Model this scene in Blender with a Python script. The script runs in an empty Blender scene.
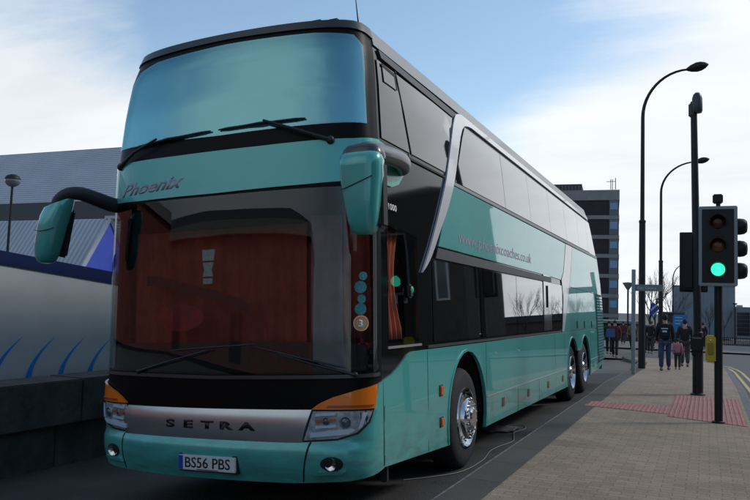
import bpy, bmesh, math, random
from mathutils import Vector, Matrix, noise
from mathutils.geometry import delaunay_2d_cdt
random.seed(11)
SC = bpy.context.scene
COL = SC.collection
PI = math.pi
rad = math.radians

# ------------------------------------------------------------------ materials
MATS = {}
def mat(name, col, rough=.6, metal=0., spec=.5, coat=0., coat_rough=.03, noise_amt=0., noise_scale=5., bump=0., bump_scale=40., emit=None, estr=0., coords='Object'):
    if name in MATS: return MATS[name]
    m = bpy.data.materials.new(name); m.use_nodes = True
    nt = m.node_tree; b = nt.nodes['Principled BSDF']
    b.inputs['Base Color'].default_value = (*col, 1)
    b.inputs['Roughness'].default_value = rough
    b.inputs['Metallic'].default_value = metal
    b.inputs['Specular IOR Level'].default_value = spec
    b.inputs['Coat Weight'].default_value = coat
    b.inputs['Coat Roughness'].default_value = coat_rough
    if emit:
        b.inputs['Emission Color'].default_value = (*emit, 1)
        b.inputs['Emission Strength'].default_value = estr
    tc = nt.nodes.new('ShaderNodeTexCoord')
    if noise_amt > 0:
        n = nt.nodes.new('ShaderNodeTexNoise'); n.inputs['Scale'].default_value = noise_scale
        n.inputs['Detail'].default_value = 6; n.inputs['Roughness'].default_value = .65
        nt.links.new(tc.outputs[coords], n.inputs['Vector'])
        mx = nt.nodes.new('ShaderNodeMix'); mx.data_type = 'RGBA'
        mx.inputs[6].default_value = (*[c*(1-noise_amt) for c in col], 1)
        mx.inputs[7].default_value = (*[min(1, c*(1+noise_amt)) for c in col], 1)
        cr = nt.nodes.new('ShaderNodeMapRange'); cr.inputs[1].default_value = .3; cr.inputs[2].default_value = .7
        nt.links.new(n.outputs['Fac'], cr.inputs[0]); nt.links.new(cr.outputs[0], mx.inputs[0])
        nt.links.new(mx.outputs[2], b.inputs['Base Color'])
    if bump > 0:
        n2 = nt.nodes.new('ShaderNodeTexNoise'); n2.inputs['Scale'].default_value = bump_scale
        n2.inputs['Detail'].default_value = 3
        nt.links.new(tc.outputs[coords], n2.inputs['Vector'])
        bp = nt.nodes.new('ShaderNodeBump'); bp.inputs['Strength'].default_value = bump
        bp.inputs['Distance'].default_value = .02
        nt.links.new(n2.outputs['Fac'], bp.inputs['Height']); nt.links.new(bp.outputs[0], b.inputs['Normal'])
    MATS[name] = m
    return m

def glass_mat(name, tint, refl_ior=1.5, wav=.0, gtint=(1,1,1)):
    m = bpy.data.materials.new(name); m.use_nodes = True; nt = m.node_tree
    nt.nodes.clear()
    out = nt.nodes.new('ShaderNodeOutputMaterial'); mix = nt.nodes.new('ShaderNodeMixShader')
    tr = nt.nodes.new('ShaderNodeBsdfTransparent'); tr.inputs[0].default_value = (*tint, 1)
    gl = nt.nodes.new('ShaderNodeBsdfGlossy'); gl.inputs['Roughness'].default_value = .01; gl.inputs['Color'].default_value = (*gtint, 1)
    fr = nt.nodes.new('ShaderNodeFresnel'); fr.inputs[0].default_value = refl_ior
    ge = nt.nodes.new('ShaderNodeNewGeometry'); iv = nt.nodes.new('ShaderNodeMath'); iv.operation = 'SUBTRACT'; iv.inputs[0].default_value = 1.0
    mu = nt.nodes.new('ShaderNodeMath'); mu.operation = 'MULTIPLY'      # only the outer face of the pane mirrors
    nt.links.new(ge.outputs['Backfacing'], iv.inputs[1]); nt.links.new(iv.outputs[0], mu.inputs[0]); nt.links.new(fr.outputs[0], mu.inputs[1]); nt.links.new(mu.outputs[0], mix.inputs[0]); nt.links.new(tr.outputs[0], mix.inputs[1]); nt.links.new(gl.outputs[0], mix.inputs[2])
    nt.links.new(mix.outputs[0], out.inputs[0])
    if wav:
        tc = nt.nodes.new('ShaderNodeTexCoord'); n = nt.nodes.new('ShaderNodeTexNoise'); n.inputs['Scale'].default_value = .9
        bp = nt.nodes.new('ShaderNodeBump'); bp.inputs['Strength'].default_value = wav; bp.inputs['Distance'].default_value = .05
        nt.links.new(tc.outputs['Object'], n.inputs['Vector']); nt.links.new(n.outputs['Fac'], bp.inputs['Height'])
        nt.links.new(bp.outputs[0], gl.inputs['Normal'])
    MATS[name] = m
    return m

TEAL = mat('teal_paint', (.075, .47, .435), .36, .25, .5, 1.0, .02, noise_amt=.06, noise_scale=.8, bump=.03, bump_scale=1.2)
def add_grime(m, z0, z1, col=(.07,.065,.055), amt=.55):
    nt=m.node_tree; b=nt.nodes['Principled BSDF']; src=b.inputs['Base Color'].links[0].from_socket
    tc=nt.nodes.new('ShaderNodeTexCoord'); sp=nt.nodes.new('ShaderNodeSeparateXYZ'); nt.links.new(tc.outputs['Object'],sp.inputs[0])
    r=nt.nodes.new('ShaderNodeMapRange'); r.inputs[1].default_value=z1; r.inputs[2].default_value=z0; r.interpolation_type='SMOOTHSTEP'; nt.links.new(sp.outputs[2],r.inputs[0])
    mp=nt.nodes.new('ShaderNodeMapping'); mp.inputs['Scale'].default_value=(3,3,9); nt.links.new(tc.outputs['Object'],mp.inputs[0])
    n=nt.nodes.new('ShaderNodeTexNoise'); n.inputs['Scale'].default_value=1.3; n.inputs['Detail'].default_value=8; n.inputs['Roughness'].default_value=.7; nt.links.new(mp.outputs[0],n.inputs['Vector'])
    r2=nt.nodes.new('ShaderNodeMapRange'); r2.inputs[1].default_value=.38; r2.inputs[2].default_value=.68; nt.links.new(n.outputs['Fac'],r2.inputs[0])
    mu=nt.nodes.new('ShaderNodeMath'); mu.operation='MULTIPLY'; nt.links.new(r.outputs[0],mu.inputs[0]); nt.links.new(r2.outputs[0],mu.inputs[1])
    mu2=nt.nodes.new('ShaderNodeMath'); mu2.operation='MULTIPLY'; mu2.inputs[1].default_value=amt; nt.links.new(mu.outputs[0],mu2.inputs[0])
    mx=nt.nodes.new('ShaderNodeMix'); mx.data_type='RGBA'; nt.links.new(mu2.outputs[0],mx.inputs[0]); nt.links.new(src,mx.inputs[6]); mx.inputs[7].default_value=(*col,1); nt.links.new(mx.outputs[2],b.inputs['Base Color'])
    rr=nt.nodes.new('ShaderNodeMapRange'); rr.inputs[3].default_value=b.inputs['Coat Weight'].default_value; rr.inputs[4].default_value=.15; nt.links.new(mu2.outputs[0],rr.inputs[0]); nt.links.new(rr.outputs[0],b.inputs['Coat Weight'])
add_grime(TEAL,.30,1.05)
BLACKGLASS = mat('dark_tinted_glass', (.005, .006, .007), .02, 0, .62, 1.0, .0, bump=.035, bump_scale=.9)
BLACKGLOSS = mat('black_gloss_paint', (.006, .007, .008), .06, 0, .5, .0, .03)
BLACKPLASTIC = mat('black_plastic', (.018, .018, .02), .5, bump=.1, bump_scale=300)
GREYPLASTIC = mat('dark_grey_painted_plastic', (.05, .052, .055), .35, .2, .5, .4, .1)
ROOFM = mat('grey_roof_paint', (.15, .155, .155), .35, .3, .5, .5, .1)
SILVER = mat('brushed_silver', (.52, .54, .56), .24, .8, noise_amt=.06, noise_scale=3)
SATIN = mat('satin_silver_paint', (.78, .79, .80), .28, .35, .5, .6, .05)
CHROME = mat('chrome', (.72, .72, .72), .07, 1.0, noise_amt=.12, noise_scale=14)
RUBBER = mat('tyre_rubber', (.018, .018, .019), .8, noise_amt=.35, noise_scale=18, bump=.3, bump_scale=120)
DARK = mat('underbody_black', (.012, .012, .012), .9)
SEAM = mat('seam_black', (.006, .008, .008), .7)
ORANGE = mat('orange_lens', (.85, .20, .012), .22, 0, .5, .8, .02)
AMBER = mat('amber_marker', (.60, .16, .02), .25, 0, .5, .6, .05)
CURTAIN = mat('red_curtain_brick_reflection', (.50,.075,.045), .9, noise_amt=.3, noise_scale=3)  # curtain red also carries the brick wall's reflection in the windscreen
OCURTAIN = mat('orange_red_curtain_cloth', (.78,.20,.10), .9, noise_amt=.2, noise_scale=6)
SEATM = mat('seat_cloth', (.24, .02, .02), .9, noise_amt=.3, noise_scale=20)
BLIND = mat('teal_roller_blind', (.06,.21,.23), .75, noise_amt=.05, noise_scale=4)
WHITEP = mat('white_paint', (.78, .78, .76), .5)
PLATE = mat('number_plate_white', (.62, .63, .66), .35)
BLUEP = mat('plate_blue', (.02, .05, .40), .4)
LETTER = mat('black_letter', (.008, .008, .008), .35)
LILAC = mat('lilac_grey_letter', (.40, .33, .42), .45, .3)
WINDSCREEN = glass_mat('windscreen_glass', (.76, .80, .80), 1.66, .04)
UPGLASS = glass_mat('upper_windscreen_glass', (.93, .97, .97), 4.6, .03, (.44,.90,.95))
SIDEGLASS = glass_mat('door_window_glass', (.85,.87,.87), 1.5, .03)
LENS = glass_mat('clear_lamp_lens', (.9, .93, .95), 1.45)

# ------------------------------------------------------------------ object helpers
def link(o, parent=None):
    COL.objects.link(o)
    if parent is not None: o.parent = parent
    return o
def tag(o, label=None, cat=None, group=None, kind=None):
    if label: o['label'] = label
    if cat: o['category'] = cat
    if group: o['group'] = group
    if kind: o['kind'] = kind
    return o
def thing(name, label, cat, loc=(0,0,0), rz=0, group=None):
    o = bpy.data.objects.new(name, None); COL.objects.link(o)
    o.empty_display_size = .2
    o.location = loc; o.rotation_euler = (0, 0, rz)
    return tag(o, label, cat, group)
def mesh_obj(name, verts, faces, m, parent=None, smooth=False, sharp_angle=None, mats=None, fmat=None):
    me = bpy.data.meshes.new(name); me.from_pydata([tuple(v) for v in verts], [], faces); me.update()
    if mats:
        for x in mats: me.materials.append(x)
        if fmat:
            for p, i in zip(me.polygons, fmat): p.material_index = i
    else: me.materials.append(m)
    if smooth:
        me.polygons.foreach_set('use_smooth', [True]*len(me.polygons))
        if sharp_angle: me.set_sharp_from_angle(angle=rad(sharp_angle))
    o = bpy.data.objects.new(name, me)
    return link(o, parent)
class MB:
    def __init__(s): s.v=[]; s.f=[]; s.m=[]; s.cur=0
    def add(s, v, f):
        n=len(s.v); s.v+= [tuple(x) for x in v]; s.f += [tuple(i+n for i in q) for q in f]; s.m += [s.cur]*len(f)
    def box(s, x0,y0,z0,x1,y1,z1, M=None):
        v=[(x0,y0,z0),(x1,y0,z0),(x1,y1,z0),(x0,y1,z0),(x0,y0,z1),(x1,y0,z1),(x1,y1,z1),(x0,y1,z1)]
        if M is not None: v=[tuple(M@Vector(q)) for q in v]
        s.add(v,[(0,3,2,1),(4,5,6,7),(0,1,5,4),(1,2,6,5),(2,3,7,6),(3,0,4,7)])
    def bbox(s, x0,y0,z0,x1,y1,z1, b=.01, M=None):     # bevelled box
        bm=bmesh.new(); bmesh.ops.create_cube(bm,size=1)
        for v in bm.verts: v.co=Vector(((x0+x1)/2+v.co.x*(x1-x0),(y0+y1)/2+v.co.y*(y1-y0),(z0+z1)/2+v.co.z*(z1-z0)))
        bmesh.ops.bevel(bm,geom=bm.edges[:],offset=b,segments=2,affect='EDGES')
        bm.verts.index_update()
        vs=[v.co.copy() for v in bm.verts]
        if M is not None: vs=[M@q for q in vs]
        s.add(vs,[[v.index for v in f.verts] for f in bm.faces]); bm.free()
    def tube(s, pts, rads, n=10, cap=True):
        pts=[Vector(p) for p in pts]
        if not hasattr(rads,'__len__'): rads=[rads]*len(pts)
        t0=(pts[1]-pts[0]).normalized(); up=Vector((0,0,1)) if abs(t0.z)<.9 else Vector((1,0,0))
        a=t0.cross(up).normalized(); base=len(s.v)
        for i,p in enumerate(pts):
            if i==0: t=pts[1]-pts[0]
            elif i==len(pts)-1: t=pts[-1]-pts[-2]
            else: t=(pts[i+1]-pts[i]).normalized()+(pts[i]-pts[i-1]).normalized()
            t=t.normalized(); a=(a-t*a.dot(t)).normalized(); b=t.cross(a)
            for k in range(n):
                w=2*PI*k/n; s.v.append(tuple(p+(a*math.cos(w)+b*math.sin(w))*rads[i]))
        for i in range(len(pts)-1):
            for k in range(n):
                k2=(k+1)%n; s.f.append((base+i*n+k,base+i*n+k2,base+(i+1)*n+k2,base+(i+1)*n+k)); s.m.append(s.cur)
        if cap:
            s.f.append(tuple(base+k for k in reversed(range(n)))); s.m.append(s.cur)
            s.f.append(tuple(base+(len(pts)-1)*n+k for k in range(n))); s.m.append(s.cur)
    def lathe(s, prof, n=32, M=None):     # prof: (r, z) about z
        base=len(s.v)
        for r,z in prof:
            for k in range(n):
                w=2*PI*k/n; q=Vector((r*math.cos(w),r*math.sin(w),z))
                if M is not None: q=M@q
                s.v.append(tuple(q))
        for i in range(len(prof)-1):
            for k in range(n):
                k2=(k+1)%n; s.f.append((base+i*n+k,base+i*n+k2,base+(i+1)*n+k2,base+(i+1)*n+k)); s.m.append(s.cur)
    def ell(s, c, r, nu=16, nv=10, M=None):
        prof=[(max(1e-4,math.sin(PI*i/nv)),-math.cos(PI*i/nv)) for i in range(nv+1)]
        T=Matrix.Translation(c)@Matrix.Diagonal((*r,1))
        if M is not None: T=M@T
        s.lathe(prof,nu,T)
    def prism(s, poly, fn, d0, d1):      # poly 2D, fn(a,b,d)->3D
        n=len(poly); v=[fn(a,b,d0) for a,b in poly]+[fn(a,b,d1) for a,b in poly]
        f=[tuple(reversed(range(n))),tuple(range(n,2*n))]+[(i,(i+1)%n,n+(i+1)%n,n+i) for i in range(n)]
        s.add(v,f)
    def build(s, name, m, parent=None, smooth=False, sharp=35, mats=None):
        me_o=mesh_obj(name,s.v,s.f,m,parent,False,mats=mats,fmat=s.m if mats else None)
        bm=bmesh.new(); bm.from_mesh(me_o.data); bmesh.ops.recalc_face_normals(bm,faces=bm.faces[:]); bm.to_mesh(me_o.data); bm.free()
        if smooth:
            me_o.data.polygons.foreach_set('use_smooth',[True]*len(me_o.data.polygons)); me_o.data.set_sharp_from_angle(angle=rad(sharp))
        return me_o

def smooth_path(pts,n=6):
    out=[]
    for i in range(len(pts)-1):
        p0=pts[max(0,i-1)];p1=pts[i];p2=pts[i+1];p3=pts[min(len(pts)-1,i+2)]
        for k in range(n):
            t=k/n; out.append(tuple(.5*((2*b)+(-a+c)*t+(2*a-5*b+4*c-d)*t*t+(-a+3*b-3*c+d)*t**3) for a,b,c,d in zip(p0,p1,p2,p3)))
    out.append(pts[-1]); return out
def resample(poly, step):
    out=[]
    n=len(poly)
    for i in range(n):
        a=Vector(poly[i]); b=Vector(poly[(i+1)%n]); k=max(1,int(math.ceil((b-a).length/step)))
        for j in range(k): out.append(tuple(a.lerp(b,j/k)))
    return out
def inside(p, poly):
    x,y=p; c=False; n=len(poly)
    for i in range(n):
        x0,y0=poly[i]; x1,y1=poly[(i+1)%n]
        if (y0>y)!=(y1>y) and x<(x1-x0)*(y-y0)/(y1-y0)+x0: c=not c
    return c
def patch(name, poly, fmap, m, parent, off=0., th=.012, step=.08, holes=(), out=None, gx=None, gz=None, smooth=True):
    """curved closed panel: 2D outline with holes mapped on a surface, given a thickness"""
    gx=gx or step; gz=gz or step
    P=resample(poly,step); H=[resample(h,step) for h in holes]
    co=list(P); faces_in=[list(range(len(P)))]
    for h in H:
        b=len(co); co+=h; faces_in.append(list(range(b,b+len(h))))
    xs=[p[0] for p in poly]; zs=[p[1] for p in poly]
    def near(q):
        return any((q[0]-p[0])**2/(gx*gx)+(q[1]-p[1])**2/(gz*gz)<.16 for p in co[:nb])
    nb=len(co)
    nx=int((max(xs)-min(xs))/gx); nz=int((max(zs)-min(zs))/gz)
    for i in range(1,nx+1):
        for j in range(1,nz+1):
            q=(min(xs)+i*gx*.9999,min(zs)+j*gz*.9999)
            if inside(q,poly) and not any(inside(q,h) for h in holes) and not near(q): co.append(q)
    v2,e2,f2,_,_,_=delaunay_2d_cdt([Vector(c) for c in co],[],faces_in,1,1e-5)
    def _ok(f):
        cx=sum(v2[i].x for i in f)/len(f); cy=sum(v2[i].y for i in f)/len(f)
        return inside((cx,cy),poly) and not any(inside((cx,cy),h) for h in holes)
    f2=[f for f in f2 if _ok(f)]
    res=[]
    for v in v2:
        a,b=v.x,v.y; e=.004
        p=Vector(fmap(a,b)); da=Vector(fmap(a+e,b))-Vector(fmap(a-e,b)); db=Vector(fmap(a,b+e))-Vector(fmap(a,b-e))
        nrm=da.cross(db).normalized()
        if out is not None and nrm.dot(Vector(out))<0: nrm=-nrm
        res.append((p,nrm))
    N=len(res); verts=[p+n*off for p,n in res]+[p+n*(off-th) for p,n in res]
    # orientation
    faces=[]; cnt={}
    flip=None
    for f in f2:
        f=list(f)
        if flip is None:
            a,b,c=[verts[i] for i in f[:3]]; flip=(b-a).cross(c-a).dot(res[f[0]][1])<0
        if flip: f=f[::-1]
        faces.append(tuple(f))
        for i in range(len(f)):
            cnt[(f[i],f[(i+1)%len(f)])]=1
    back=[tuple(N+i for i in reversed(f)) for f in faces]
    rim=[]
    for (a,b) in cnt:
        if (b,a) not in cnt: rim.append((b,a,N+a,N+b))
    allf=faces+back+rim
    o=mesh_obj(name,verts,allf,m,parent)
    if smooth:
        me=o.data; sm=[True]*(2*len(faces))+[False]*len(rim)
        me.polygons.foreach_set('use_smooth',sm)
        me.set_sharp_from_angle(angle=rad(40))
    return o
def text_mesh(name, s, fmap, m, parent, size=1., ext=.004, xs=1., shear=0., out=(0,-1,0), off=.0, bold=.0, align='LEFT', space=1.):
    cu=bpy.data.curves.new('t','FONT'); cu.body=s; cu.size=size; cu.shear=shear; cu.offset=bold; cu.align_x=align; cu.resolution_u=3; cu.space_character=space
    o=bpy.data.objects.new('t',cu); COL.objects.link(o)
    bpy.context.view_layer.update()
    me=bpy.data.meshes.new_from_object(o.evaluated_get(bpy.context.evaluated_depsgraph_get()))
    bm=bmesh.new(); bm.from_mesh(me)
    bmesh.ops.remove_doubles(bm,verts=bm.verts,dist=1e-5)
    r=bmesh.ops.extrude_face_region(bm,geom=bm.faces[:])
    nv={g for g in r['geom'] if isinstance(g,bmesh.types.BMVert)}
    for v in bm.verts:
        a,b=v.co.x*xs,v.co.y; d=off+(ext if v in nv else 0)
        e=.004; p=Vector(fmap(a,b)); n=(Vector(fmap(a+e,b))-Vector(fmap(a-e,b))).cross(Vector(fmap(a,b+e))-Vector(fmap(a,b-e))).normalized()
        if n.dot(Vector(out))<0: n=-n
        v.co=p+n*d
    bmesh.ops.recalc_face_normals(bm,faces=bm.faces[:])
    me2=bpy.data.meshes.new(name); bm.to_mesh(me2); bm.free(); me2.materials.append(m)
    bpy.data.objects.remove(o); bpy.data.curves.remove(cu); bpy.data.meshes.remove(me)
    return link(bpy.data.objects.new(name,me2),parent)

# ------------------------------------------------------------------ camera
cam_d=bpy.data.cameras.new('camera'); cam=bpy.data.objects.new('camera',cam_d); COL.objects.link(cam)
cam_d.sensor_width=36; cam_d.lens=765.61/750*36; cam_d.clip_start=.05; cam_d.clip_end=6000
CR=Vector((.917284875,.397132526,.0295671228)); CU=Vector((.00126318,-.07714724,.99701892)); CF=Vector((-.39822966,.91451302,.07126765))
m4=Matrix.Identity(4)
for i in range(3): m4[i][0]=CR[i]; m4[i][1]=CU[i]; m4[i][2]=-CF[i]
m4.translation=Vector((2.28359,-5.11068,1.66343)); cam.matrix_world=m4
SC.camera=cam

# ------------------------------------------------------------------ sky and light
w=bpy.data.worlds.new('World'); SC.world=w; w.use_nodes=True; nt=w.node_tree; nt.nodes.clear()
def N(t,**k):
    n=nt.nodes.new(t)
    for a,b in k.items(): setattr(n,a,b)
    return n
SUN_AZ,SUN_EL=52,38          # azimuth clockwise from +Y, elevation
outw=N('ShaderNodeOutputWorld'); bg=N('ShaderNodeBackground'); bg.inputs[1].default_value=.12
sky=N('ShaderNodeTexSky'); sky.sky_type='NISHITA'; sky.sun_disc=False; sky.sun_elevation=rad(SUN_EL); sky.sun_rotation=rad(SUN_AZ); sky.air_density=1.0; sky.dust_density=.6; sky.ozone_density=1.6
tc=N('ShaderNodeTexCoord')
def L(a,b): nt.links.new(a,b)
def mth(op,a,b=None,c=None,clamp=False):
    n=N('ShaderNodeMath',operation=op); n.use_clamp=clamp
    for i,x in enumerate((a,b,c)):
        if x is None: continue
        if isinstance(x,(int,float)): n.inputs[i].default_value=x
        else: L(x,n.inputs[i])
    return n.outputs[0]
sep=N('ShaderNodeSeparateXYZ'); L(tc.outputs['Generated'],sep.inputs[0])
X,Y,Z=sep.outputs
zz=mth('ADD',mth('MAXIMUM',Z,0.0),.22)
cmb=N('ShaderNodeCombineXYZ'); L(mth('DIVIDE',X,zz),cmb.inputs[0]); L(mth('DIVIDE',Y,zz),cmb.inputs[1])
def nz(scale,detail,rough,dist=0.,off=(0,0,0),sc=(1,1,1)):
    mp=N('ShaderNodeMapping'); mp.inputs['Location'].default_value=off; mp.inputs['Scale'].default_value=sc; mp.inputs['Rotation'].default_value=(0,0,rad(25)); L(cmb.outputs[0],mp.inputs[0])
    n=N('ShaderNodeTexNoise'); n.inputs['Scale'].default_value=scale; n.inputs['Detail'].default_value=detail; n.inputs['Roughness'].default_value=rough; n.inputs['Distortion'].default_value=dist
    L(mp.outputs[0],n.inputs['Vector']); return n.outputs['Fac']
big=nz(.9,6,.55,.4,(3.1,1.7,0)); streak=nz(1.6,7,.62,.6,(7,2,0),(.45,1.5,1)); fine=nz(7,6,.7,.3,(1,5,2))
def lobe(d,c0,c1):      # 0..1 as the direction nears d
    v=N('ShaderNodeVectorMath',operation='DOT_PRODUCT'); L(tc.outputs['Generated'],v.inputs[0]); v.inputs[1].default_value=Vector(d).normalized()
    r=N('ShaderNodeMapRange',interpolation_type='SMOOTHSTEP'); r.inputs[1].default_value=math.cos(rad(c0)); r.inputs[2].default_value=math.cos(rad(c1)); L(v.outputs['Value'],r.inputs[0]); return r.outputs[0]
low=N('ShaderNodeMapRange',interpolation_type='SMOOTHSTEP'); low.inputs[1].default_value=.32; low.inputs[2].default_value=.17; L(Z,low.inputs[0])
left=lobe((-.76,.62,.20),17,4); right=lobe((.10,.94,.33),22,7); blue1=lobe((-.27,.88,.40),24,5); blue2=lobe((-.60,.70,.40),18,3)
m=mth('ADD',mth('MULTIPLY',mth('SUBTRACT',big,.5),1.1),mth('MULTIPLY',mth('SUBTRACT',streak,.5),1.3))
m=mth('ADD',m,mth('MULTIPLY',mth('SUBTRACT',fine,.5),.25))
m=mth('ADD',m,mth('MULTIPLY',low.outputs[0],.75)); m=mth('ADD',m,mth('MULTIPLY',left,.75)); m=mth('ADD',m,mth('MULTIPLY',right,.8))
m=mth('ADD',m,mth('MULTIPLY',lobe((-.42,-.82,.38),55,2),.75)); m=mth('SUBTRACT',m,mth('MULTIPLY',lobe((.45,-.72,.50),55,12),.55)); m=mth('SUBTRACT',m,mth('MULTIPLY',lobe((-.97,-.15,.35),45,5),.55)); m=mth('SUBTRACT',m,mth('MULTIPLY',blue1,.66)); m=mth('SUBTRACT',m,mth('MULTIPLY',blue2,.68)); m=mth('ADD',m,.12)  # sky lobes added behind the viewer shape the upper windscreen's reflection
mask=N('ShaderNodeMapRange',interpolation_type='SMOOTHSTEP'); mask.inputs[1].default_value=-.12; mask.inputs[2].default_value=.75; L(m,mask.inputs[0])
front=N('ShaderNodeMapRange',interpolation_type='SMOOTHSTEP'); front.inputs[1].default_value=-.3; front.inputs[2].default_value=.9; L(Y,front.inputs[0])
cloudcol=N('ShaderNodeMix'); cloudcol.data_type='RGBA'; cloudcol.inputs[6].default_value=(2.5,3.2,4.2,1); cloudcol.inputs[7].default_value=(7.9,8.3,8.7,1); L(front.outputs[0],cloudcol.inputs[0])
glow=N('ShaderNodeMix'); glow.data_type='RGBA'; glow.inputs[7].default_value=(5.4,6.0,6.3,1); L(lobe((-.42,-.80,.44),32,4),glow.inputs[0]); L(cloudcol.outputs[2],glow.inputs[6])      # bright sky lobe added behind the viewer for the upper windscreen's reflection
shade=N('ShaderNodeMix'); shade.data_type='RGBA'; shade.blend_type='MULTIPLY'; shade.inputs[0].default_value=1
sh=N('ShaderNodeMapRange'); sh.inputs[1].default_value=.3; sh.inputs[2].default_value=.62; sh.inputs[3].default_value=.90; sh.inputs[4].default_value=1.04; L(nz(2.3,5,.55,.2,(9,4,1),(.5,1.3,1)),sh.inputs[0])
L(glow.outputs[2],shade.inputs[6]); L(sh.outputs[0],shade.inputs[7])
mixs=N('ShaderNodeMix'); mixs.data_type='RGBA'; L(mask.outputs[0],mixs.inputs[0])
skb=N('ShaderNodeMix'); skb.data_type='RGBA'; skb.blend_type='MULTIPLY'; skb.inputs[0].default_value=1; skb.inputs[7].default_value=(1.58,1.58,1.46,1)
L(sky.outputs[0],skb.inputs[6]); L(skb.outputs[2],mixs.inputs[6]); L(shade.outputs[2],mixs.inputs[7]); dk=N('ShaderNodeMix'); dk.data_type='RGBA'; dk.blend_type='MULTIPLY'; dk.inputs[0].default_value=1
dm=N('ShaderNodeMapRange'); dm.inputs[3].default_value=1.0; dm.inputs[4].default_value=.42; L(lobe((.62,.74,.22),30,7),dm.inputs[0])      # unseen sky darkened here to grade the side panes' reflections
L(mixs.outputs[2],dk.inputs[6]); L(dm.outputs[0],dk.inputs[7]); L(dk.outputs[2],bg.inputs[0]); L(bg.outputs[0],outw.inputs[0])
sd=bpy.data.lights.new('sun','SUN'); sd.energy=1.3; sd.angle=rad(10); sd.color=(1,.96,.9); so=bpy.data.objects.new('sun',sd); COL.objects.link(so)
sv=Vector((math.sin(rad(SUN_AZ))*math.cos(rad(SUN_EL)),math.cos(rad(SUN_AZ))*math.cos(rad(SUN_EL)),math.sin(rad(SUN_EL))))
so.rotation_euler=sv.to_track_quat('Z','Y').to_euler()
SC.view_settings.view_transform='Standard'; SC.view_settings.look='None'; SC.view_settings.exposure=0; SC.view_settings.gamma=1; SC.view_settings.use_curve_mapping=False

# ------------------------------------------------------------------ the coach
PHI=rad(2.8)
coach=thing('double_deck_coach','tall teal double-deck coach with chrome wheels, parked along the kerb','coach')
coach.rotation_euler=(0,-PHI,0)
XC=-1.275
def interp(t,v):
    if v<=t[0][0]: return t[0][1]
    for (a,b),(c,d) in zip(t,t[1:]):
        if v<=c: return b+(d-b)*(v-a)/(c-a)
    return t[-1][1]
FZ=[(.3,.05),(.5,0),(.9,0),(1.15,.01),(2.6,.05),(2.95,.07),(3.4,.11),(3.75,.165),(4.02,.24)]
WZ=[(.3,1.275),(.6,1.285),(2.2,1.285),(2.95,1.262),(3.55,1.215),(3.75,1.19),(3.90,1.155),(4.02,1.115)]
D,NN,C2=.31,4.6,.12
tab=[];S_=0;prev=(0,0)
for i in range(401):
    t=PI/2*i/400
    u=math.sin(t)**(2/NN); c=D*(1-math.cos(t)**(2/NN))+C2*u*u
    S_+=math.hypot((u-prev[0])*1.275,c-prev[1]); tab.append((S_,u,c)); prev=(u,c)
LF=S_; DT=D+C2
import bisect
tabS=[t[0] for t in tab]
def uc(s):
    a=min(abs(s),LF); hi=min(400,max(1,bisect.bisect(tabS,a))); lo=hi-1
    k=(a-tab[lo][0])/max(1e-9,tab[hi][0]-tab[lo][0])
    return math.copysign(tab[lo][1]+(tab[hi][1]-tab[lo][1])*k,s),tab[lo][2]+(tab[hi][2]-tab[lo][2])*k
def FR(s,z):
    u,c=uc(s); y=interp(FZ,z)+c
    ex=max(0,abs(s)-LF)
    return (XC+u*interp(WZ,z),y+ex,z)
def SD(sgn):
    return lambda y,z:(XC+sgn*interp(WZ,z),y,z)
def Y0(z): return interp(FZ,z)+DT
YR=[(.3,13.95),(.6,14.2),(1.4,14.25),(2.3,14.05),(2.9,13.75),(3.4,13.4),(3.8,13.1),(4.02,12.96)]
ZT=3.78

def FO(*a,fmap=None,**k): return patch(*a,fmap=fmap or FR,out=(0,-1,0),**k)
# --- front
L_=LF
def sst(a,b,v):
    t=max(0,min(1,(v-a)/(b-a))); return t*t*(3-2*t)
def FRB(s,z):
    q=FR(s,z); k=1-sst(1.15,1.45,abs(s)); return (q[0],q[1]-.034*(1-sst(.58,.645,z))*k*(1-.5*(1-sst(.33,.45,z))) if z<.645 else q[1],q[2])
def FRN(s,z):
    q=FR(s,z); return (q[0],q[1]-.022*(1-((z-.75)/.125)**2),q[2])
def sst_(a,b,v): return sst(a,b,v)
FO('lower_front_panel',[(-L_,.40),(-1.1,.345),(-.5,.33),(.1,.33),(.7,.335),(1.15,.36),(L_,.41),(L_,1.075),(1.41,1.06),(1.345,.87),(-1.345,.87),(-1.41,1.06),(-L_,1.075)],m=TEAL,parent=coach,off=.012,th=.03,step=.06,gz=.03,fmap=FRB)
base_holes=[[(-1.40,1.17),(0,1.15),(1.40,1.17),(1.405,2.50),(1.32,2.57),(0,2.56),(-1.32,2.57),(-1.405,2.50)],
            [(-1.235,3.125),(0,3.095),(1.30,3.115),(1.30,3.77),(1.23,3.85),(.9,3.875),(0,3.885),(-.85,3.86),(-1.08,3.81),(-1.16,3.71)]]
FO('front_frame',[(-L_,.86),(L_,.86),(L_,4.0),(-L_,4.0)],m=mat('screen_surround_black',(.004,.004,.005),.4,0,.12),parent=coach,off=.0,th=.03,step=.06,holes=base_holes)
lw=FO('windscreen',[(-1.42,1.155),(0,1.135),(1.42,1.155),(1.425,2.52),(1.34,2.585),(0,2.575),(-1.34,2.585),(-1.425,2.52)],m=WINDSCREEN,parent=coach,off=.006,th=.004,step=.06)
lw['label']='large lower windscreen reflecting a brick building'
uw=FO('windscreen',[(-1.25,3.11),(0,3.08),(1.315,3.10),(1.315,3.775),(1.24,3.864),(.9,3.888),(0,3.898),(-.85,3.873),(-1.09,3.823),(-1.175,3.715)],m=UPGLASS,parent=coach,off=.006,th=.004,step=.06)
uw['label']='upper windscreen with a teal blind drawn behind it'
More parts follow.
